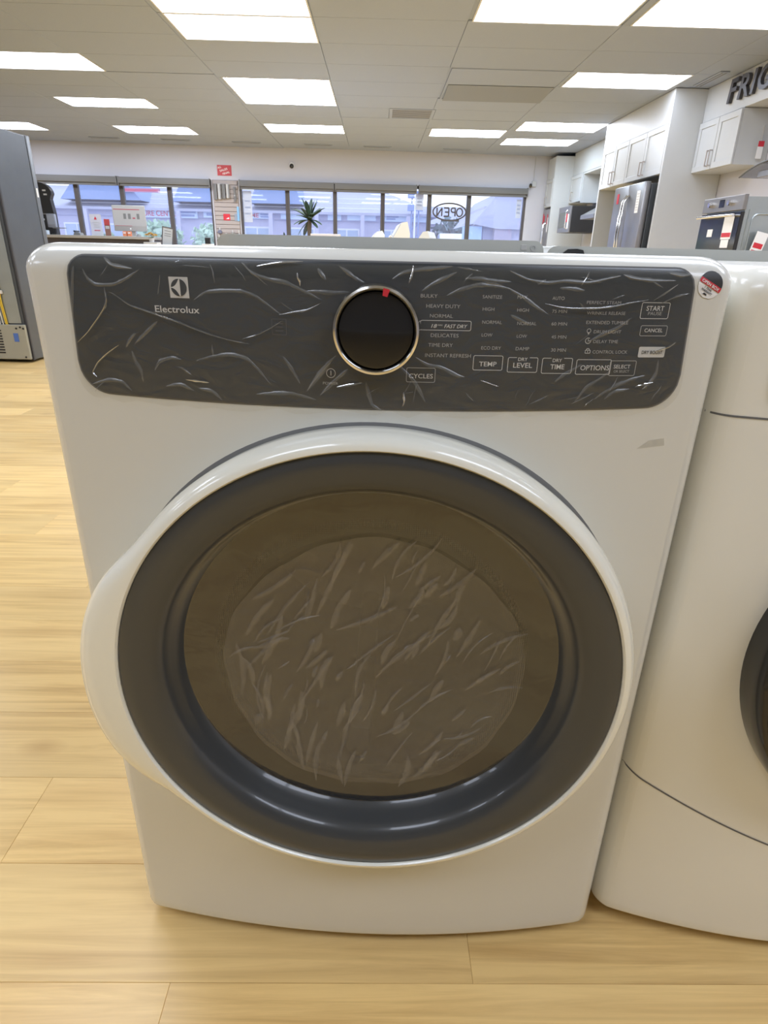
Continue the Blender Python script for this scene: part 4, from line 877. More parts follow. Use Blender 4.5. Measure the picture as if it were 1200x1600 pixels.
MB().box(-0.042, 0.042, -0.004, 0.004, 0, 0.235).build('cover', mat('brochure_brown', (0.28, 0.14, 0.11), 0.5), t); MB().box(-0.042, 0.042, -0.006, -0.0042, 0.15, 0.235).build('red_top', mat('brochure_red', (0.5, 0.07, 0.07), 0.5), t)
MB().box(-0.03, 0.03, -0.006, -0.0042, 0.10, 0.14).build('pale_band', M_GREYL, t)
t = thing('tall_black_machine', 'tall black round-shouldered machine with small grey labels on the counter', 'machine', (-5.18, 10.45, cz))
p = [(-0.34, 0.0), (0.17, 0.0), (0.17, 0.31), (0.15, 0.50), (0.165, 0.535), (0.185, 0.57), (0.18, 0.61), (0.16, 0.65), (0.12, 0.69), (0.06, 0.72), (-0.02, 0.735), (-0.2, 0.735), (-0.34, 0.72)]
MB().prism(p, 0.0, 0.10, 'y').build('body', M_BLACK, t)
for a, z in ((-0.12, 0.60), (0.055, 0.605), (0.065, 0.55)): MB().box(a, a + 0.05, -0.003, -0.0005, z, z + 0.022).build('label_plate', M_GREYL, t)
MB().box(-0.3, 0.16, -0.012, -0.0005, 0.285, 0.30).build('shelf_edge', M_GREY, t)
f = MB(); f.tube([(0.0, 0.0, 0.215), (0.0, -0.012, 0.215)], 0.016, 12); f.build('round_button', M_GREYL, t)
t = thing('card_terminal', 'blue-grey card terminal on a stem beside the black machine', 'terminal', (-4.93, 10.2, cz))
MB().box(-0.07, 0.055, -0.03, 0.03, 0.10, 0.285, 0.01, 2).build('housing', mat('terminal_grey', (0.26, 0.28, 0.34), 0.4), t)
MB().box(-0.055, 0.04, -0.033, -0.0301, 0.14, 0.265).build('screen', mat('terminal_screen', (0.30, 0.33, 0.40), 0.2), t)
MB().box(0.0, 0.18, -0.035, 0.03, 0.09, 0.10).build('tray', M_GREYD, t); MB().tube([(0.02, 0, 0.012), (0.02, 0, 0.10)], 0.02, 10).build('stem', M_BLACK, t); MB().lathe([(0.0005, 0.0), (0.055, 0.0), (0.05, 0.012), (0.0005, 0.014)], 0.02, 0, 0, 20, axis='z').build('base', M_BLACK, t)
t = thing('tissue_box', 'small pale blue box beneath the card terminal', 'box', (-5.06, 10.18, cz))
MB().box(-0.05, 0.05, -0.04, 0.04, 0, 0.06, 0.006, 2).build('carton', mat('pale_blue', (0.62, 0.70, 0.78), 0.6), t); MB().box(-0.03, 0.03, -0.041, -0.0401, 0.015, 0.04).build('print', M_GREYL, t)
t = thing('desk_phone', 'dark desk phone on the counter under the window post', 'phone', (-4.60, 10.25, cz))
MB().prism([(-0.05, 0.0), (0.06, 0.0), (0.045, 0.035), (-0.03, 0.045)], -0.05, 0.08, 'y').build('base', M_GREYD, t); MB().box(-0.04, -0.005, -0.06, 0.09, 0.046, 0.066, 0.006, 1).build('handset', M_BLACK, t)
for x, c, lab in ((-3.90, (0.75, 0.25, 0.12), 'orange box under the monitor, left one'), (-3.83, (0.72, 0.26, 0.14), 'orange box under the monitor, right one')):
    t = thing('orange_box', lab, 'box', (x + 0.03, 10.22, cz), 0, 'orange boxes under the monitor')
    MB().box(-0.028, 0.028, -0.02, 0.02, 0, 0.07, 0.003, 1).build('carton', mat('box_orange', c, 0.6), t); MB().box(-0.02, 0.02, -0.0215, -0.0201, 0.04, 0.055).build('print', M_PAPER, t)
t = thing('computer_mouse', 'small dark computer mouse on the counter right of the monitor', 'mouse', (-3.62, 10.1, cz))
bm_ = bmesh.new(); bmesh.ops.create_uvsphere(bm_, u_segments=14, v_segments=8, radius=1.0)
for v in bm_.verts: v.co = Vector((v.co.x * 0.035, v.co.y * 0.05, max(0, v.co.z) * 0.035))
MB().bm(bm_, True).build('shell', M_GREYD, t); MB().box(-0.004, 0.004, -0.035, -0.02, 0.022, 0.033, 0.002, 1).build('wheel', M_BLACK, t)
# yellow flowers in a pot
t = thing('flower_pot', 'small pot of yellow flowers on a slim stand by the counter', 'flowers', (-3.265, 9.6, 1.002))
MB().lathe([(0.0005, 0.0), (0.03, 0.0), (0.042, 0.05), (0.044, 0.052), (0.036, 0.05), (0.0005, 0.045)], 0, 0, 0, 20, axis='z').build('pot', mat('pot_pale', (0.6, 0.6, 0.6), 0.5), t)
rnd = random.Random(3)
M_YEL = mat('petal_yellow', (0.80, 0.52, 0.03), 0.6); M_AMB = mat('petal_amber', (0.45, 0.20, 0.02), 0.6)
for k in range(24):
    a = rnd.uniform(0, 6.28); r = 0.078 * math.sqrt(rnd.random()); x, y, z = r * math.cos(a), r * math.sin(a) * 0.7, 0.085 + 0.03 * (1 - (r / 0.078) ** 2) + rnd.uniform(-0.008, 0.008)
    mb = MB()
    for p in range(7):
        q = 2 * math.pi * p / 7; u = Vector((math.cos(q), math.sin(q), 0)); w = Vector((-math.sin(q), math.cos(q), 0)); c = Vector((x, y, z))
        mb.add([c, c + u * 0.014 + w * 0.007 + Vector((0, 0, 0.006)), c + u * 0.025 + Vector((0, 0, 0.003)), c + u * 0.014 - w * 0.007 + Vector((0, 0, 0.006))], [(0, 1, 2, 3)])
    fl = mb.build('bloom', M_YEL, t)
    b2 = bmesh.new(); bmesh.ops.create_uvsphere(b2, u_segments=8, v_segments=5, radius=0.007, matrix=Matrix.Translation((x, y, z + 0.004))); MB().bm(b2, True).build('bloom_centre', M_AMB, fl)
mb = MB()
for k in range(18):
    a = rnd.uniform(0, 6.28); l = rnd.uniform(0.04, 0.07); c = Vector((0, 0, 0.05)); u = Vector((math.cos(a), math.sin(a), 0.35)); w = Vector((-math.sin(a), math.cos(a), 0)) * 0.012
    mb.add([c, c + u * l * 0.5 + w, c + u * l, c + u * l * 0.5 - w], [(0, 1, 2, 3)])
mb.build('leaves', mat('leaf_green', (0.08, 0.18, 0.05), 0.6), t)
tag(MB().box(-3.36, -3.17, 9.52, 9.70, 0, 1.0, 0.004, 1).build('flower_stand', M_GREYL), 'slim grey stand under the yellow flowers', 'stand')
t = thing('framed_card', 'dark framed paper card leaning at the counter end', 'frame', (-3.31, 10.42, 0.955), R(-4))
Mx = Matrix.Rotation(R(9), 4, 'Y')
f = MB(); f.box(-0.09, 0.09, -0.008, 0.008, 0.0, 0.012, 0, 1, Mx).box(-0.09, 0.09, -0.008, 0.008, 0.258, 0.27, 0, 1, Mx).box(-0.09, -0.078, -0.008, 0.008, 0.012, 0.258, 0, 1, Mx).box(0.078, 0.09, -0.008, 0.008, 0.012, 0.258, 0, 1, Mx)
f.build('frame', M_FRAME, t); MB().box(-0.078, 0.078, -0.003, 0.003, 0.012, 0.258, 0, 1, Mx).build('card', M_GREYL, t)
for z in (0.21, 0.17, 0.14): MB().box(-0.05, 0.05, -0.0045, -0.0031, z, z + 0.008, 0, 1, Mx).build('text_line', M_GREYD, t)
tag(MB().box(-3.405, -3.08, 10.30, 10.60, 0, 0.953, 0.004, 1).build('side_stand', M_GREYD), 'low dark stand under the framed card beside the counter', 'stand')
t = thing('speaker_box', 'small black box on a white stand before the slatted pillar', 'box', (-2.98, 11.6, 0.0))
MB().box(-0.09, 0.09, -0.05, 0.1, 0.0, 1.0, 0.004, 1).build('stand', M_PAPER, t); MB().box(-0.03, 0.06, -0.06, 0.0, 1.0, 1.10, 0.006, 1).build('box', M_BLACK, t)

# ------------------------------------------------------------------ slatted pillar, signs and cameras on the window wall
t = thing('slatwall_board', 'beige slatted display board on the pillar between windows', 'display board', fp(-3.02, 0.012), TW)
for k in range(15): MB().box(-0.235, 0.235, -0.012, 0.010, 0.98 + k * 0.078, 0.98 + k * 0.078 + 0.070, 0.003, 1).build('slat', mat('slat_beige', (0.42, 0.37, 0.35), 0.6), t)
MB().box(-0.245, 0.245, 0.0, 0.0105, 0.97, 2.15).build('backing', mat('slat_backing', (0.28, 0.24, 0.23), 0.7), t)
for i, s in enumerate((-0.19, -0.11, -0.03, 0.05)):
    t = thing('hanging_filter', 'long grey boxed filter hanging on the slatted board, %s from left' % ['first', 'second', 'third', 'fourth'][i], 'filter', fp(-3.02 + s, 0.028, 1.80), TW, 'boxed filters on the slatted board')
    MB().box(-0.03, 0.03, -0.045, 0.0, 0.0 + 0.01 * i, 0.28, 0.004, 1).build('carton', M_GREYL if i % 2 else M_GREY, t); MB().box(0.012, 0.030, -0.047, -0.0455, 0.0 + 0.01 * i, 0.27).build('dark_edge', M_GREYD, t)
t = thing('hanging_tool', 'dark hand tool hanging at the right of the slatted board', 'tool', fp(-2.84, 0.055, 1.77), TW)
MB().tube([(0, 0, 0.0), (0.008, 0, 0.08), (0, 0, 0.16), (0, 0, 0.26)], [0.018, 0.026, 0.02, 0.026], 8).build('handle', M_GREYD, t); MB().tube([(0, -0.012, 0.11), (0, -0.03, 0.11)], 0.012, 8).build('label_disc', M_GREYL, t)
t = thing('small_red_card', 'small red card pinned in the middle of the slatted board', 'card', fp(-3.03, 0.028, 1.44), TW)
MB().box(-0.065, 0.065, -0.003, 0.0, 0, 0.115).build('card', M_RED, t); mb = MB(); mb.add([(-0.015, -0.004, 0.025), (0.045, -0.004, 0.025), (0.045, -0.004, 0.055), (0.015, -0.004, 0.045)], [(0, 1, 2, 3)]); mb.build('white_mark', M_PAPER, t)
t = thing('blue_pouch', 'narrow light blue packet hanging right of the red card', 'packet', fp(-2.80, 0.03, 1.43), TW)
MB().box(-0.022, 0.022, -0.012, 0.0, 0, 0.26, 0.004, 1).build('packet', mat('packet_blue', (0.25, 0.5, 0.78), 0.4), t); MB().box(-0.075, -0.024, -0.006, 0.0, 0.0, 0.13).build('back_card', mat('card_bluegrey', (0.3, 0.34, 0.42), 0.5), t)
rnd = random.Random(21)
for i, (s, z, w, h, c, lab) in enumerate(((-0.16, 1.225, 0.11, 0.09, (0.16, 0.17, 0.24), 'dark blue bagged part on the lower slatted board, top left'), (-0.185, 1.085, 0.11, 0.11, (0.24, 0.24, 0.20), 'olive bagged part on the lower slatted board, bottom left'), (-0.04, 1.09, 0.12, 0.16, (0.30, 0.28, 0.25), 'grey bagged part on the lower slatted board, middle'), (0.09, 1.185, 0.11, 0.09, (0.27, 0.26, 0.23), 'brown bagged part on the lower slatted board, upper right'), (0.12, 1.05, 0.14, 0.11, (0.36, 0.34, 0.30), 'beige bagged part on the lower slatted board, lower right'), (0.215, 1.13, 0.05, 0.19, (0.85, 0.87, 0.92), 'white plastic bag at the right edge of the slatted board'))):
    b2 = bmesh.new(); bmesh.ops.create_icosphere(b2, subdivisions=2, radius=1.0)
    for v in b2.verts: v.co = Vector((v.co.x * w / 2, v.co.y * 0.03, v.co.z * h / 2)) * rnd.uniform(0.75, 1.0)
    t = thing('bagged_part', lab, 'packet', fp(-3.02 + s, 0.065, z), TW, 'bagged parts on the slatted board')
    MB().bm(b2, False).build('bag', mat('bag%d' % i, c, 0.4), t); MB().box(-0.012, 0.012, -0.004, 0.004, h / 2 - 0.01, h / 2 + 0.04).build('hang_tab', M_GREYL, t)
t = thing('wall_notice', 'red square notice with slanted white words on the wall above the slatted board', 'sign', fp(-3.015, 0.003, 2.225), TW)
MB().box(-0.135, 0.135, -0.006, 0.0, 0.0, 0.18).build('board', mat('notice_red', (0.55, 0.06, 0.07), 0.5), t)
mb = MB(); ra = R(16)
for s, x, z in (('ALL', -0.12, 0.115), ('SALES', -0.085, 0.062), ('FINAL', -0.03, 0.012)):
    put_text(mb, s, x, x + (0.07 if s == 'ALL' else 0.155 if s == 'SALES' else 0.14), z, 0.036, lambda u, v, x=x, z=z: (x + (u - x) * math.cos(ra) - (v - z) * math.sin(ra), -0.0075, z + (u - x) * math.sin(ra) + (v - z) * math.cos(ra)), 0, 0.015)
mb.build('lettering', M_PAPER, t)
t = thing('dome_camera', 'small dark dome camera high on the wall above the palm', 'camera', fp(-1.713, 0.0, 2.42), TW)
MB().lathe([(0.0005, -0.045), (0.045, -0.045), (0.05, -0.03), (0.05, 0.0)], 0, 0.02, 0, 24).build('mount', M_PAPER, t)
b2 = bmesh.new(); bmesh.ops.create_uvsphere(b2, u_segments=20, v_segments=10, radius=0.042, matrix=Matrix.Translation((0, -0.045, 0.0))); MB().bm(b2, True).build('dome', M_BLACKG, t)
t = thing('corner_camera', 'dark bullet camera with cable in the upper right wall corner', 'camera', fp(3.03, 0.0, 2.17), TW)
MB().box(0.03, 0.11, -0.05, 0.0, 0.02, 0.12, 0.005, 1).build('junction_box', M_CAB, t); MB().tube([(0.0, -0.05, 0.05), (-0.015, -0.10, 0.02)], 0.028, 14).build('housing', M_BLACK, t); MB().tube([(-0.015, -0.10, 0.02), (-0.017, -0.104, 0.018)], 0.02, 12).build('lens', M_BLACKG, t)
MB().tube([(0.06, -0.02, 0.12), (0.055, -0.015, 0.3), (0.06, -0.012, 0.54)], 0.006, 6).build('cable', M_GREYL, t)
# OPEN sign hung in the window, read from the street
t = thing('open_sign', 'oval OPEN window sign seen mirrored from inside', 'sign', fp(1.425, 0.03, 1.692), TW)
el = [(0.335 * math.cos(R(a)), 0.0, 0.155 * math.sin(R(a)) + 0.005) for a in range(0, 361, 6)]
MB().tube(el, 0.015, 6, True, False).build('oval_tube', M_FRAME, t)
MB().box(-0.16, 0.20, -0.02, 0.02, -0.168, -0.135, 0.004, 1).build('power_unit', M_FRAME, t)
for s in (-0.15, 0.15): MB().tube([(s, 0, 0.14), (s, 0, 0.298)], 0.002, 5).build('hanging_wire', M_GREYD, t)
def stroke(pts, closed=False):
    p = [(-x, 0.0, z) for x, z in pts]
    if closed: p.append(p[0])
    mb = MB()
    for a, b in zip(p, p[1:]): mb.tube([a, b], 0.015, 6)
    return mb
stroke([(-0.205 + 0.062 * math.cos(R(a)), 0.075 * math.sin(R(a))) for a in range(0, 360, 24)], True).build('letter', M_FRAME, t)
stroke([(-0.115, -0.075), (-0.115, 0.075), (-0.05, 0.075), (-0.03, 0.04), (-0.05, 0.0), (-0.115, 0.0)]).build('letter', M_FRAME, t)
stroke([(0.115, 0.075), (0.015, 0.075), (0.015, 0.0), (0.09, 0.0), (0.0151, 0.001), (0.015, -0.075), (0.115, -0.075)]).build('letter', M_FRAME, t)
stroke([(0.155, -0.075), (0.155, 0.075), (0.255, -0.075), (0.255, 0.075)]).build('letter', M_FRAME, t)
for s, z0, z1, w, lab in ((0.82, 1.72, 2.02, 0.16, 'white printed notice on the window left of the OPEN sign'), (2.86, 1.62, 1.96, 0.1, 'white printed notice at the right end of the shop window'), (-2.62, 1.42, 1.98, 0.17, 'tall white printed notice on the window beside the slatted pillar')):
    t = thing('window_notice', lab, 'notice', fp(s, 0.0, z0), TW, 'notices on the shop window')
    MB().box(-w / 2, w / 2, 0.071, 0.0745, 0, z1 - z0).build('sheet', sheer('backlit_paper', (0.9, 0.92, 0.97), 0.02, 0.4, veil=0.55, veil_col=(0.8, 0.84, 0.9)), t)
    for k in range(3): MB().box(-w * 0.3, w * 0.3, 0.0695, 0.0708, (z1 - z0) * (0.25 + 0.2 * k), (z1 - z0) * (0.25 + 0.2 * k) + 0.03).build('print_block', mat('print_bluegrey', (0.35, 0.4, 0.55), 0.6), t)

# ------------------------------------------------------------------ palm, carton and top-load washers in the middle of the shop
M_FROND = mat('palm_green', (0.035, 0.065, 0.035), 0.6, vary=(20, 0.4)); M_TRUNK = mat('palm_trunk', (0.09, 0.065, 0.045), 0.8)
def palm(label, x, y, z, size, nf, seed, pot=True):
    rnd = random.Random(seed)
    t = thing('potted_palm', label, 'palm', (x, y, 0))
    MB().lathe([(0.0005, 0.0), (0.12, 0.0), (0.16, 0.28), (0.17, 0.29), (0.155, 0.29), (0.0005, 0.26)], 0, 0, 0, 24, axis='z').build('pot', mat('pot_dark', (0.1, 0.09, 0.08), 0.6), t)
    pts = [(0.01 * math.sin(k * 1.3), 0.008 * math.cos(k), 0.26 + (z - 0.26) * k / 10) for k in range(11)]
    MB().tube(pts, [0.03 + 0.006 * (k % 2) for k in range(11)], 10).build('trunk', M_TRUNK, t)
    for f in range(nf):
        a = 2 * math.pi * f / nf * 1.0 + rnd.uniform(-0.2, 0.2); el = R(rnd.choice((75, 50, 28, 8, -12, -35)) + rnd.uniform(-8, 8)); ln = size * rnd.uniform(0.8, 1.1)
        rib = []; d = Vector((math.cos(a) * math.cos(el), math.sin(a) * math.cos(el), math.sin(el))); p = Vector((0, 0, z)); n = 9
        for k in range(n): rib.append(p.copy()); p = p + d * ln / n; d = (d + Vector((0, 0, -0.09))).normalized()
        side = Vector((-math.sin(a), math.cos(a), 0)); mb = MB()
        for k in range(1, n):
            c = rib[k]; fwd_ = (rib[k] - rib[k - 1]).normalized(); L = size * 0.17 * math.sin(math.pi * (k + 0.9) / (n + 1.2))
            for s in (-1, 1):
                for o in (0.0, 0.5):
                    q = c - fwd_ * o * ln / n; tip = q + side * s * L * 0.72 + fwd_ * L * 0.75 + Vector((0, 0, -0.14 * L)); w = fwd_ * 0.016 * size / 0.3
                    mid = (q + tip) / 2 + Vector((0, 0, 0.10 * L)); up_ = Vector((0, 0, 0.002))
                    mb.add([q, mid - w, tip, mid + w, mid + up_ * 3], [(0, 1, 4), (1, 2, 4), (2, 3, 4), (3, 0, 4)])
        mb.tube(rib, [0.008 * size / 0.3 * (1 - 0.8 * k / n) for k in range(n)], 5); mb.build('frond', M_FROND, t)
palm('dark green artificial palm in front of the middle window', -1.09, 10.6, 1.37, 0.33, 26, 4)
palm('low palm tip showing left of the large palm', -1.46, 10.4, 1.06, 0.16, 9, 9)
t = thing('carton', 'flat white carton with small red marks lying below the palm', 'carton', (-0.72, 9.1, 0.985), R(2))
MB().box(-0.20, 0.20, -0.12, 0.12, 0, 0.165, 0.003, 1).build('box', mat('carton_white', (0.62, 0.55, 0.50), 0.7), t); MB().box(0.04, 0.07, -0.1215, -0.1205, 0.05, 0.10).build('red_mark', mat('pink_tag', (0.7, 0.25, 0.25)), t); MB().box(0.12, 0.16, -0.1215, -0.1205, 0.06, 0.10).build('red_mark', mat('pink_tag', (0.7, 0.25, 0.25)), t)
t = thing('white_bag', 'small crumpled white bag below the low palm tip', 'bag', (-1.28, 9.1, 0.985))
b2 = bmesh.new(); bmesh.ops.create_icosphere(b2, subdivisions=2, radius=1.0); rnd = random.Random(2)
for v in b2.verts: v.co = Vector((v.co.x * 0.07, v.co.y * 0.06, max(-0.02, v.co.z) * 0.115)) * rnd.uniform(0.85, 1.15); v.co.z = max(0, v.co.z)
MB().bm(b2, True).build('bag', M_PAPER, t); MB().tube([(0.0, 0, 0.10), (0.02, 0, 0.13)], 0.012, 6).build('knot', M_PAPER, t)
t = thing('display_table', 'low white display table behind the machines', 'table', (-0.9, 9.2, 0))
MB().box(-0.75, 0.65, -0.35, 0.35, 0.945, 0.984, 0.004, 1).build('top', M_CAB, t)
for sx in (-0.7, 0.6):
    for sy in (-0.3, 0.3): MB().box(sx - 0.025, sx + 0.025, sy - 0.025, sy + 0.025, 0, 0.945).build('leg', M_CAB, t)
def top_loader(label, x, y, rz, h=0.93, hc=0.32, s=1.0):
    t = thing('top_load_washer', label, 'washer', (x, y, 0), rz, 'top-load washers with sloping consoles')
    MB().box(-0.64, 0.0, -0.34, 0.34, 0.02, h, 0.015, 2).build('cabinet', M_ENAMEL2, t)
    MB().box(-0.52, -0.16, -0.26, 0.26, h, h + 0.02, 0.008, 2).build('lid', M_ENAMEL2, t)
    c = MB().prism([(-0.16, h), (0.0, h), (0.0, h + 0.20 * s), (-0.03, h + hc * s), (-0.09, h + (hc - 0.01) * s), (-0.25, h + 0.035)][::-1], -0.34, 0.34, 'y').build('console', M_ENAMEL2, t)
    MB().prism([(-0.243, h + 0.05), (-0.234, h + 0.05), (-0.094, h + (hc - 0.02) * s), (-0.105, h + (hc - 0.02) * s)], -0.28, 0.28, 'y').build('fascia', M_GREYL, c)
    for yy in (-0.15, 0.0, 0.15): MB().tube([(-0.17, yy, h + 0.5 * hc * s), (-0.20, yy, h + 0.5 * hc * s + 0.02)], 0.02, 12).build('knob', M_CHROME, c)
    return t
top_loader('white top-load washer with tilted console, largest of three behind the dryer', 0.318, 7.35, R(2), 0.93, 0.315)
top_loader('white top-load washer with tilted console, left of the largest one', 0.06, 8.15, R(2), 0.93, 0.245)
top_loader('white top-load washer with peaked console beside the window post', 0.72, 8.8, R(-12), 0.93, 0.27)

# ------------------------------------------------------------------ outside: car park and the shops across it
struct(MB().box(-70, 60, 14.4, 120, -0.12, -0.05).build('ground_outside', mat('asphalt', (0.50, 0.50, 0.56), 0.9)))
M_OW = mat('stucco_haze_tint', (0.52, 0.52, 0.68), 0.9); M_OR = mat('roof_slate', (0.46, 0.48, 0.62), 0.9); M_OB = mat('roof_blue', (0.27, 0.36, 0.60), 0.8)  # lavender glare haze put into the facade and roof colours
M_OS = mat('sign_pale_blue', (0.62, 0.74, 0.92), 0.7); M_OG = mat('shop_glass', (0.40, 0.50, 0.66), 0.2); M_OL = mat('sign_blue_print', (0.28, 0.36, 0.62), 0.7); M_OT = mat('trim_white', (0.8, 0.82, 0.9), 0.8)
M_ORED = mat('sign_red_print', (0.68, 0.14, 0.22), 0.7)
t = thing('strip_mall', 'long pale strip mall with sloping roof across the car park', 'building', (0, 45, 0))
MB().box(-34, 3.3, 0.0, 10, 0, 2.65).build('wall', M_OW, t)
MB().box(-34, 3.4, -0.15, 0.0, 2.65, 3.12).build('sign_band', mat('band_haze_tint', (0.46, 0.47, 0.64), 0.9), t)  # band colour carries the same painted haze
mb = MB(); mb.add([(-35, -0.6, 3.15), (4.0, -0.6, 3.15), (0.6, 5, 4.75), (-35, 5, 4.75), (-35, -0.6, 3.0), (4.0, -0.6, 3.0), (4.0, 10.6, 3.15), (-35, 10.6, 3.15)], [(0, 1, 2, 3), (4, 5, 1, 0), (1, 6, 2), (3, 2, 6, 7), (4, 5, 6, 7)])
roof = mb.build('roof', M_OR, t)
for k in range(3): MB().box(-20.5 + k * 0.0, 1.0, 0.3 + k * 1.3, 0.36 + k * 1.3, 3.41 + k * 0.37, 3.47 + k * 0.37).build('roof_strip', M_OT, roof)  # thin white strips along the roof slope
for x0, x1, zt in ((-20.6, -15.4, 5.6), (-13.4, -9.8, 5.3), (-8.4, -5.0, 5.6)):
    g = MB(); g.add([(x0, -0.8, 3.55), (x1, -0.8, 3.55), ((x0 + x1) / 2 + 0.8, -0.8, zt), ((x0 + x1) / 2 - 0.8, -0.8, zt), (x0, 4.5, 3.55), (x1, 4.5, 3.55), ((x0 + x1) / 2 + 0.8, 4.5, zt), ((x0 + x1) / 2 - 0.8, 4.5, zt)], [(0, 1, 2, 3), (0, 3, 7, 4), (1, 5, 6, 2), (3, 2, 6, 7), (4, 5, 6, 7)])
    g.build('gable', M_OB, roof)
def mall_sign(x0, x1, z0, z1, words=()):
    s = MB().box(x0, x1, -0.28, -0.15, z0, z1).build('sign_board', M_OS, t)
    for w, a, b, zz, h, m in words:
        mb = MB()
        if w: put_text(mb, w, a, b, zz, h, lambda x, z: (x, -0.29, z), 0, 0.02)
        else: mb.box(a, b, -0.292, -0.281, zz, zz + h)
        mb.build('sign_lettering' if w else 'sign_mark', m, s)
mall_sign(-17.15, -12.0, 2.60, 3.14, (('FURNITURE CENTRE', -16.9, -13.25, 2.70, 0.34, M_ORED), ('', -13.1, -12.1, 2.9, 0.12, M_OL), ('', -13.1, -12.2, 2.70, 0.12, M_OL)))
mall_sign(-11.6, -10.3, 2.66, 3.05, (('', -11.4, -10.5, 2.78, 0.16, M_OL),))
mall_sign(-9.5, -7.05, 2.68, 3.05, (('IN TIME', -9.35, -7.95, 2.74, 0.26, M_ORED), ('', -7.85, -7.15, 2.88, 0.1, M_OL), ('', -7.85, -7.15, 2.74, 0.09, M_OL)))
mall_sign(-6.5, -4.6, 2.68, 3.03); mall_sign(-3.4, -2.5, 2.68, 3.08); mall_sign(-2.1, -0.2, 2.70, 3.1)
mall_sign(0.2, 3.2, 2.68, 3.12, (('', 0.5, 1.3, 2.92, 0.1, M_OL), ('', 0.5, 1.1, 2.78, 0.1, M_OL)))
s = MB().box(-16.5, -14.1, -1.05, -0.85, 4.02, 4.24).build('sign_board', mat('sign_pink', (0.62, 0.30, 0.42), 0.7), t); MB().box(-16.4, -14.2, -1.07, -1.051, 4.08, 4.18).build('sign_mark', M_ORED, s)
for k in range(11):
    x = -30 + k * 3.0; w = MB().box(x, x + 1.7, -0.06, 0.0, 0.2, 2.2).build('shop_window', M_OT, t); MB().box(x + 0.1, x + 0.8, -0.09, -0.061, 0.3, 2.1).build('pane', M_OG, w); MB().box(x + 0.9, x + 1.6, -0.09, -0.061, 0.3, 2.1).build('pane', M_OG, w)
for k in range(12): MB().box(-31.2 + k * 3.0, -30.95 + k * 3.0, -1.0, -0.75, 0, 3.0).build('post', M_OW, t)
# smaller buildings further right
t = thing('far_house', 'distant low house with grey roof seen behind the OPEN sign', 'building', (7.0, 62, 0))
MB().box(-5, 5, 0, 8, 0, 3.2).build('wall', M_OW, t); mb = MB(); mb.add([(-5.6, -0.5, 3.2), (5.6, -0.5, 3.2), (5.6, 8.5, 3.2), (-5.6, 8.5, 3.2), (-3, 4, 4.9), (3, 4, 4.9)], [(0, 1, 5, 4), (1, 2, 5), (2, 3, 4, 5), (3, 0, 4), (0, 1, 2, 3)]); mb.build('roof', M_OR, t)
for x in (-3, 0, 3): w = MB().box(x - 0.6, x + 0.6, -0.06, 0, 1.0, 2.4).build('window', M_OT, t); MB().box(x - 0.5, x + 0.5, -0.09, -0.061, 1.1, 2.3).build('pane', M_OG, w)
t = thing('corner_building', 'tall pale building wing outside the right end of the windows', 'building', (5.75, 33, 0))
MB().box(-0.6, 3.4, 0, 8, 0, 3.0).build('wall', M_OW, t); MB().box(-0.1, 0.75, -0.4, 0.0, 0, 5.0).build('column', mat('column_mauve', (0.42, 0.38, 0.50), 0.9), t); MB().box(0.75, 1.35, -0.2, 0.0, 0, 5.0).build('column', M_OW, t)
mb = MB(); mb.add([(-1.2, -0.5, 2.2), (0.0, -0.5, 3.6), (3.6, -0.5, 3.6), (3.6, 8, 3.6), (0.0, 8, 3.6), (-1.2, 8, 2.2), (0.0, -0.5, 2.0), (3.6, -0.5, 2.0)], [(0, 6, 7, 2, 1), (1, 2, 3, 4), (0, 1, 4, 5)]); mb.build('roof', M_OR, t)
MB().box(-1.6, -0.7, -0.3, 0.2, 0, 2.1).build('porch', mat('porch_blue', (0.42, 0.58, 0.85), 0.8), t)
t = thing('light_mast', 'slim lattice mast standing against the bright sky', 'mast', (2.35, 44, 0))
for dx in (-0.25, 0.25): MB().tube([(dx, 0.0, 0), (dx * 0.8, 0.0, 8)], 0.05, 6).build('rail', M_OL, t)
for k in range(12): MB().tube([(-0.25, 0.0, 1.0 + k * 0.6), (0.25, 0.0, 1.3 + k * 0.6)], 0.035, 5).build('brace', M_OL, t)
for k in range(5): MB().box(-0.5, 0.5, -0.2, 0.2, 3.3 + k * 0.75, 3.7 + k * 0.75).build('antenna', M_OL, t)
t = thing('street_pole', 'thin white street pole before the strip mall end', 'pole', (1.7, 32, 0))
MB().tube([(0, 0, 0), (0, 0, 5.5)], 0.04, 8).build('post', M_OT, t); MB().tube([(0, 0, 5.4), (-0.6, 0, 5.6)], 0.03, 6).build('arm', M_OT, t)
M_TREE = mat('hazy_leaves', (0.17, 0.24, 0.28), 0.9); M_TREEG = mat('pale_leaves', (0.50, 0.66, 0.52), 0.9)  # dark leaves for the trees, pale green for the shrubs
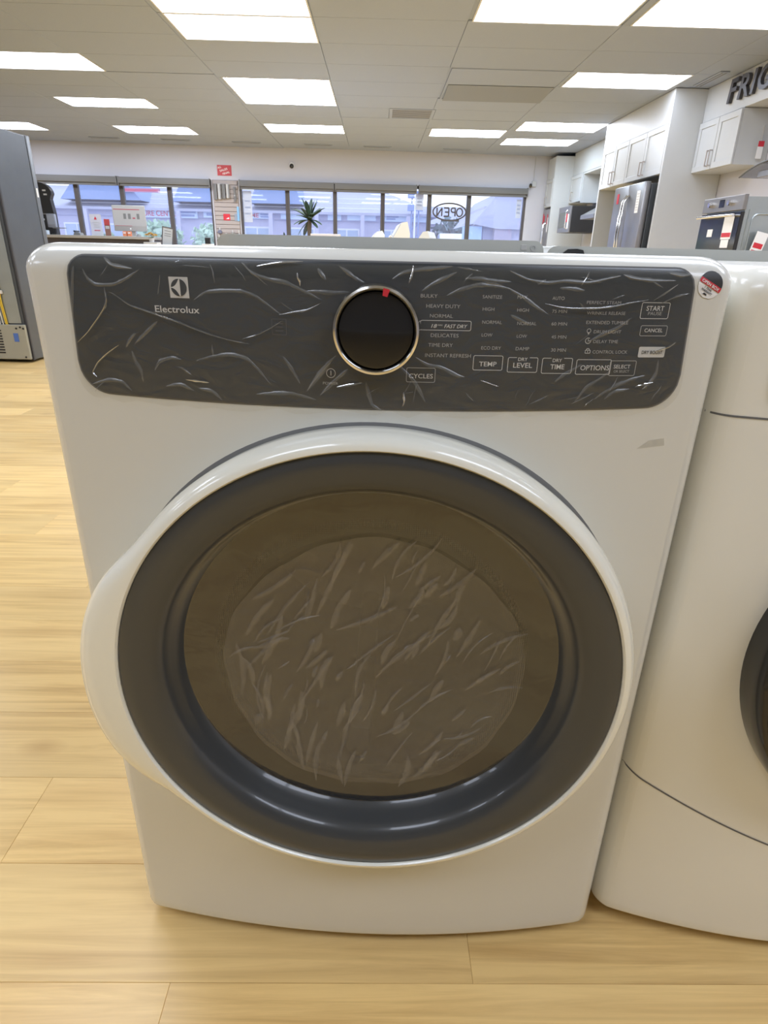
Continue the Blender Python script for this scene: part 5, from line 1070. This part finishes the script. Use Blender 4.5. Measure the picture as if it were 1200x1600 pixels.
def tree(label, x, y, h, w, m, seed, n=420):
    rnd = random.Random(seed); t = thing('tree', label, 'tree', (x, y, 0), 0, 'trees and shrubs outside')
    MB().tube([(0, 0, 0), (0.05, 0, h * 0.3), (0, 0, h * 0.6)], [0.09, 0.07, 0.03], 7).build('trunk', M_TRUNK, t); mb = MB()
    for k in range(n):
        u = Vector((rnd.gauss(0, 1), rnd.gauss(0, 1), rnd.gauss(0, 1))).normalized() * (rnd.random() ** 0.4); c = Vector((u.x * w / 2, u.y * w / 2, h * 0.56 + u.z * h * 0.44)); r = w * 0.085
        a, b = Vector((rnd.gauss(0, 1), rnd.gauss(0, 1), rnd.gauss(0, 1))).normalized() * r, Vector((rnd.gauss(0, 1), rnd.gauss(0, 1), rnd.gauss(0, 1))).normalized() * r
        mb.add([c - a, c + b, c + a, c - b], [(0, 1, 2, 3)])
    o = mb.build('foliage', m, t); o['kind'] = 'stuff'
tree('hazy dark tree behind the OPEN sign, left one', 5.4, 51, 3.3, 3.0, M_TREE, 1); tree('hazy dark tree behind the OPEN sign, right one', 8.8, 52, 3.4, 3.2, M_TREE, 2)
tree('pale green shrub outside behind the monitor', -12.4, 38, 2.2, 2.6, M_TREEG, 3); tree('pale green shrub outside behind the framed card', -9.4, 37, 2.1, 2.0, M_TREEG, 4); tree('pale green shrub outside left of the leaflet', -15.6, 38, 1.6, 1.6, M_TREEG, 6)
def car(label, x, y, col, rz=0):
    t = thing('parked_car', label, 'car', (x, y, -0.05), rz, 'cars parked outside')
    p = [(-2.1, 0.35), (2.1, 0.35), (2.15, 0.75), (1.5, 0.92), (0.9, 1.38), (-0.9, 1.42), (-1.6, 0.98), (-2.1, 0.9)]
    b = MB().prism(p, -0.85, 0.85, 'y').build('body', mat('car_' + label[:5], col, 0.25, coat=0.5), t)
    MB().prism([(-1.3, 0.98), (1.2, 0.98), (0.82, 1.32), (-0.85, 1.35)], -0.87, 0.87, 'y').build('side_windows', M_OG, b)
    for sx in (-1.35, 1.35):
        for sy in (-0.88, 0.70): MB().lathe([(0.0005, 0.0), (0.2, -0.01), (0.31, 0.0), (0.33, 0.05), (0.33, 0.15), (0.3, 0.18), (0.0005, 0.18)], sx, 0.33, sy, 24).build('wheel', M_BLACK, t)
car('white van parked outside beneath the OPEN sign', 4.9, 44, (0.85, 0.88, 0.95), R(90)); bpy.data.objects['parked_car'].scale = (0.8, 1.1, 1.45)
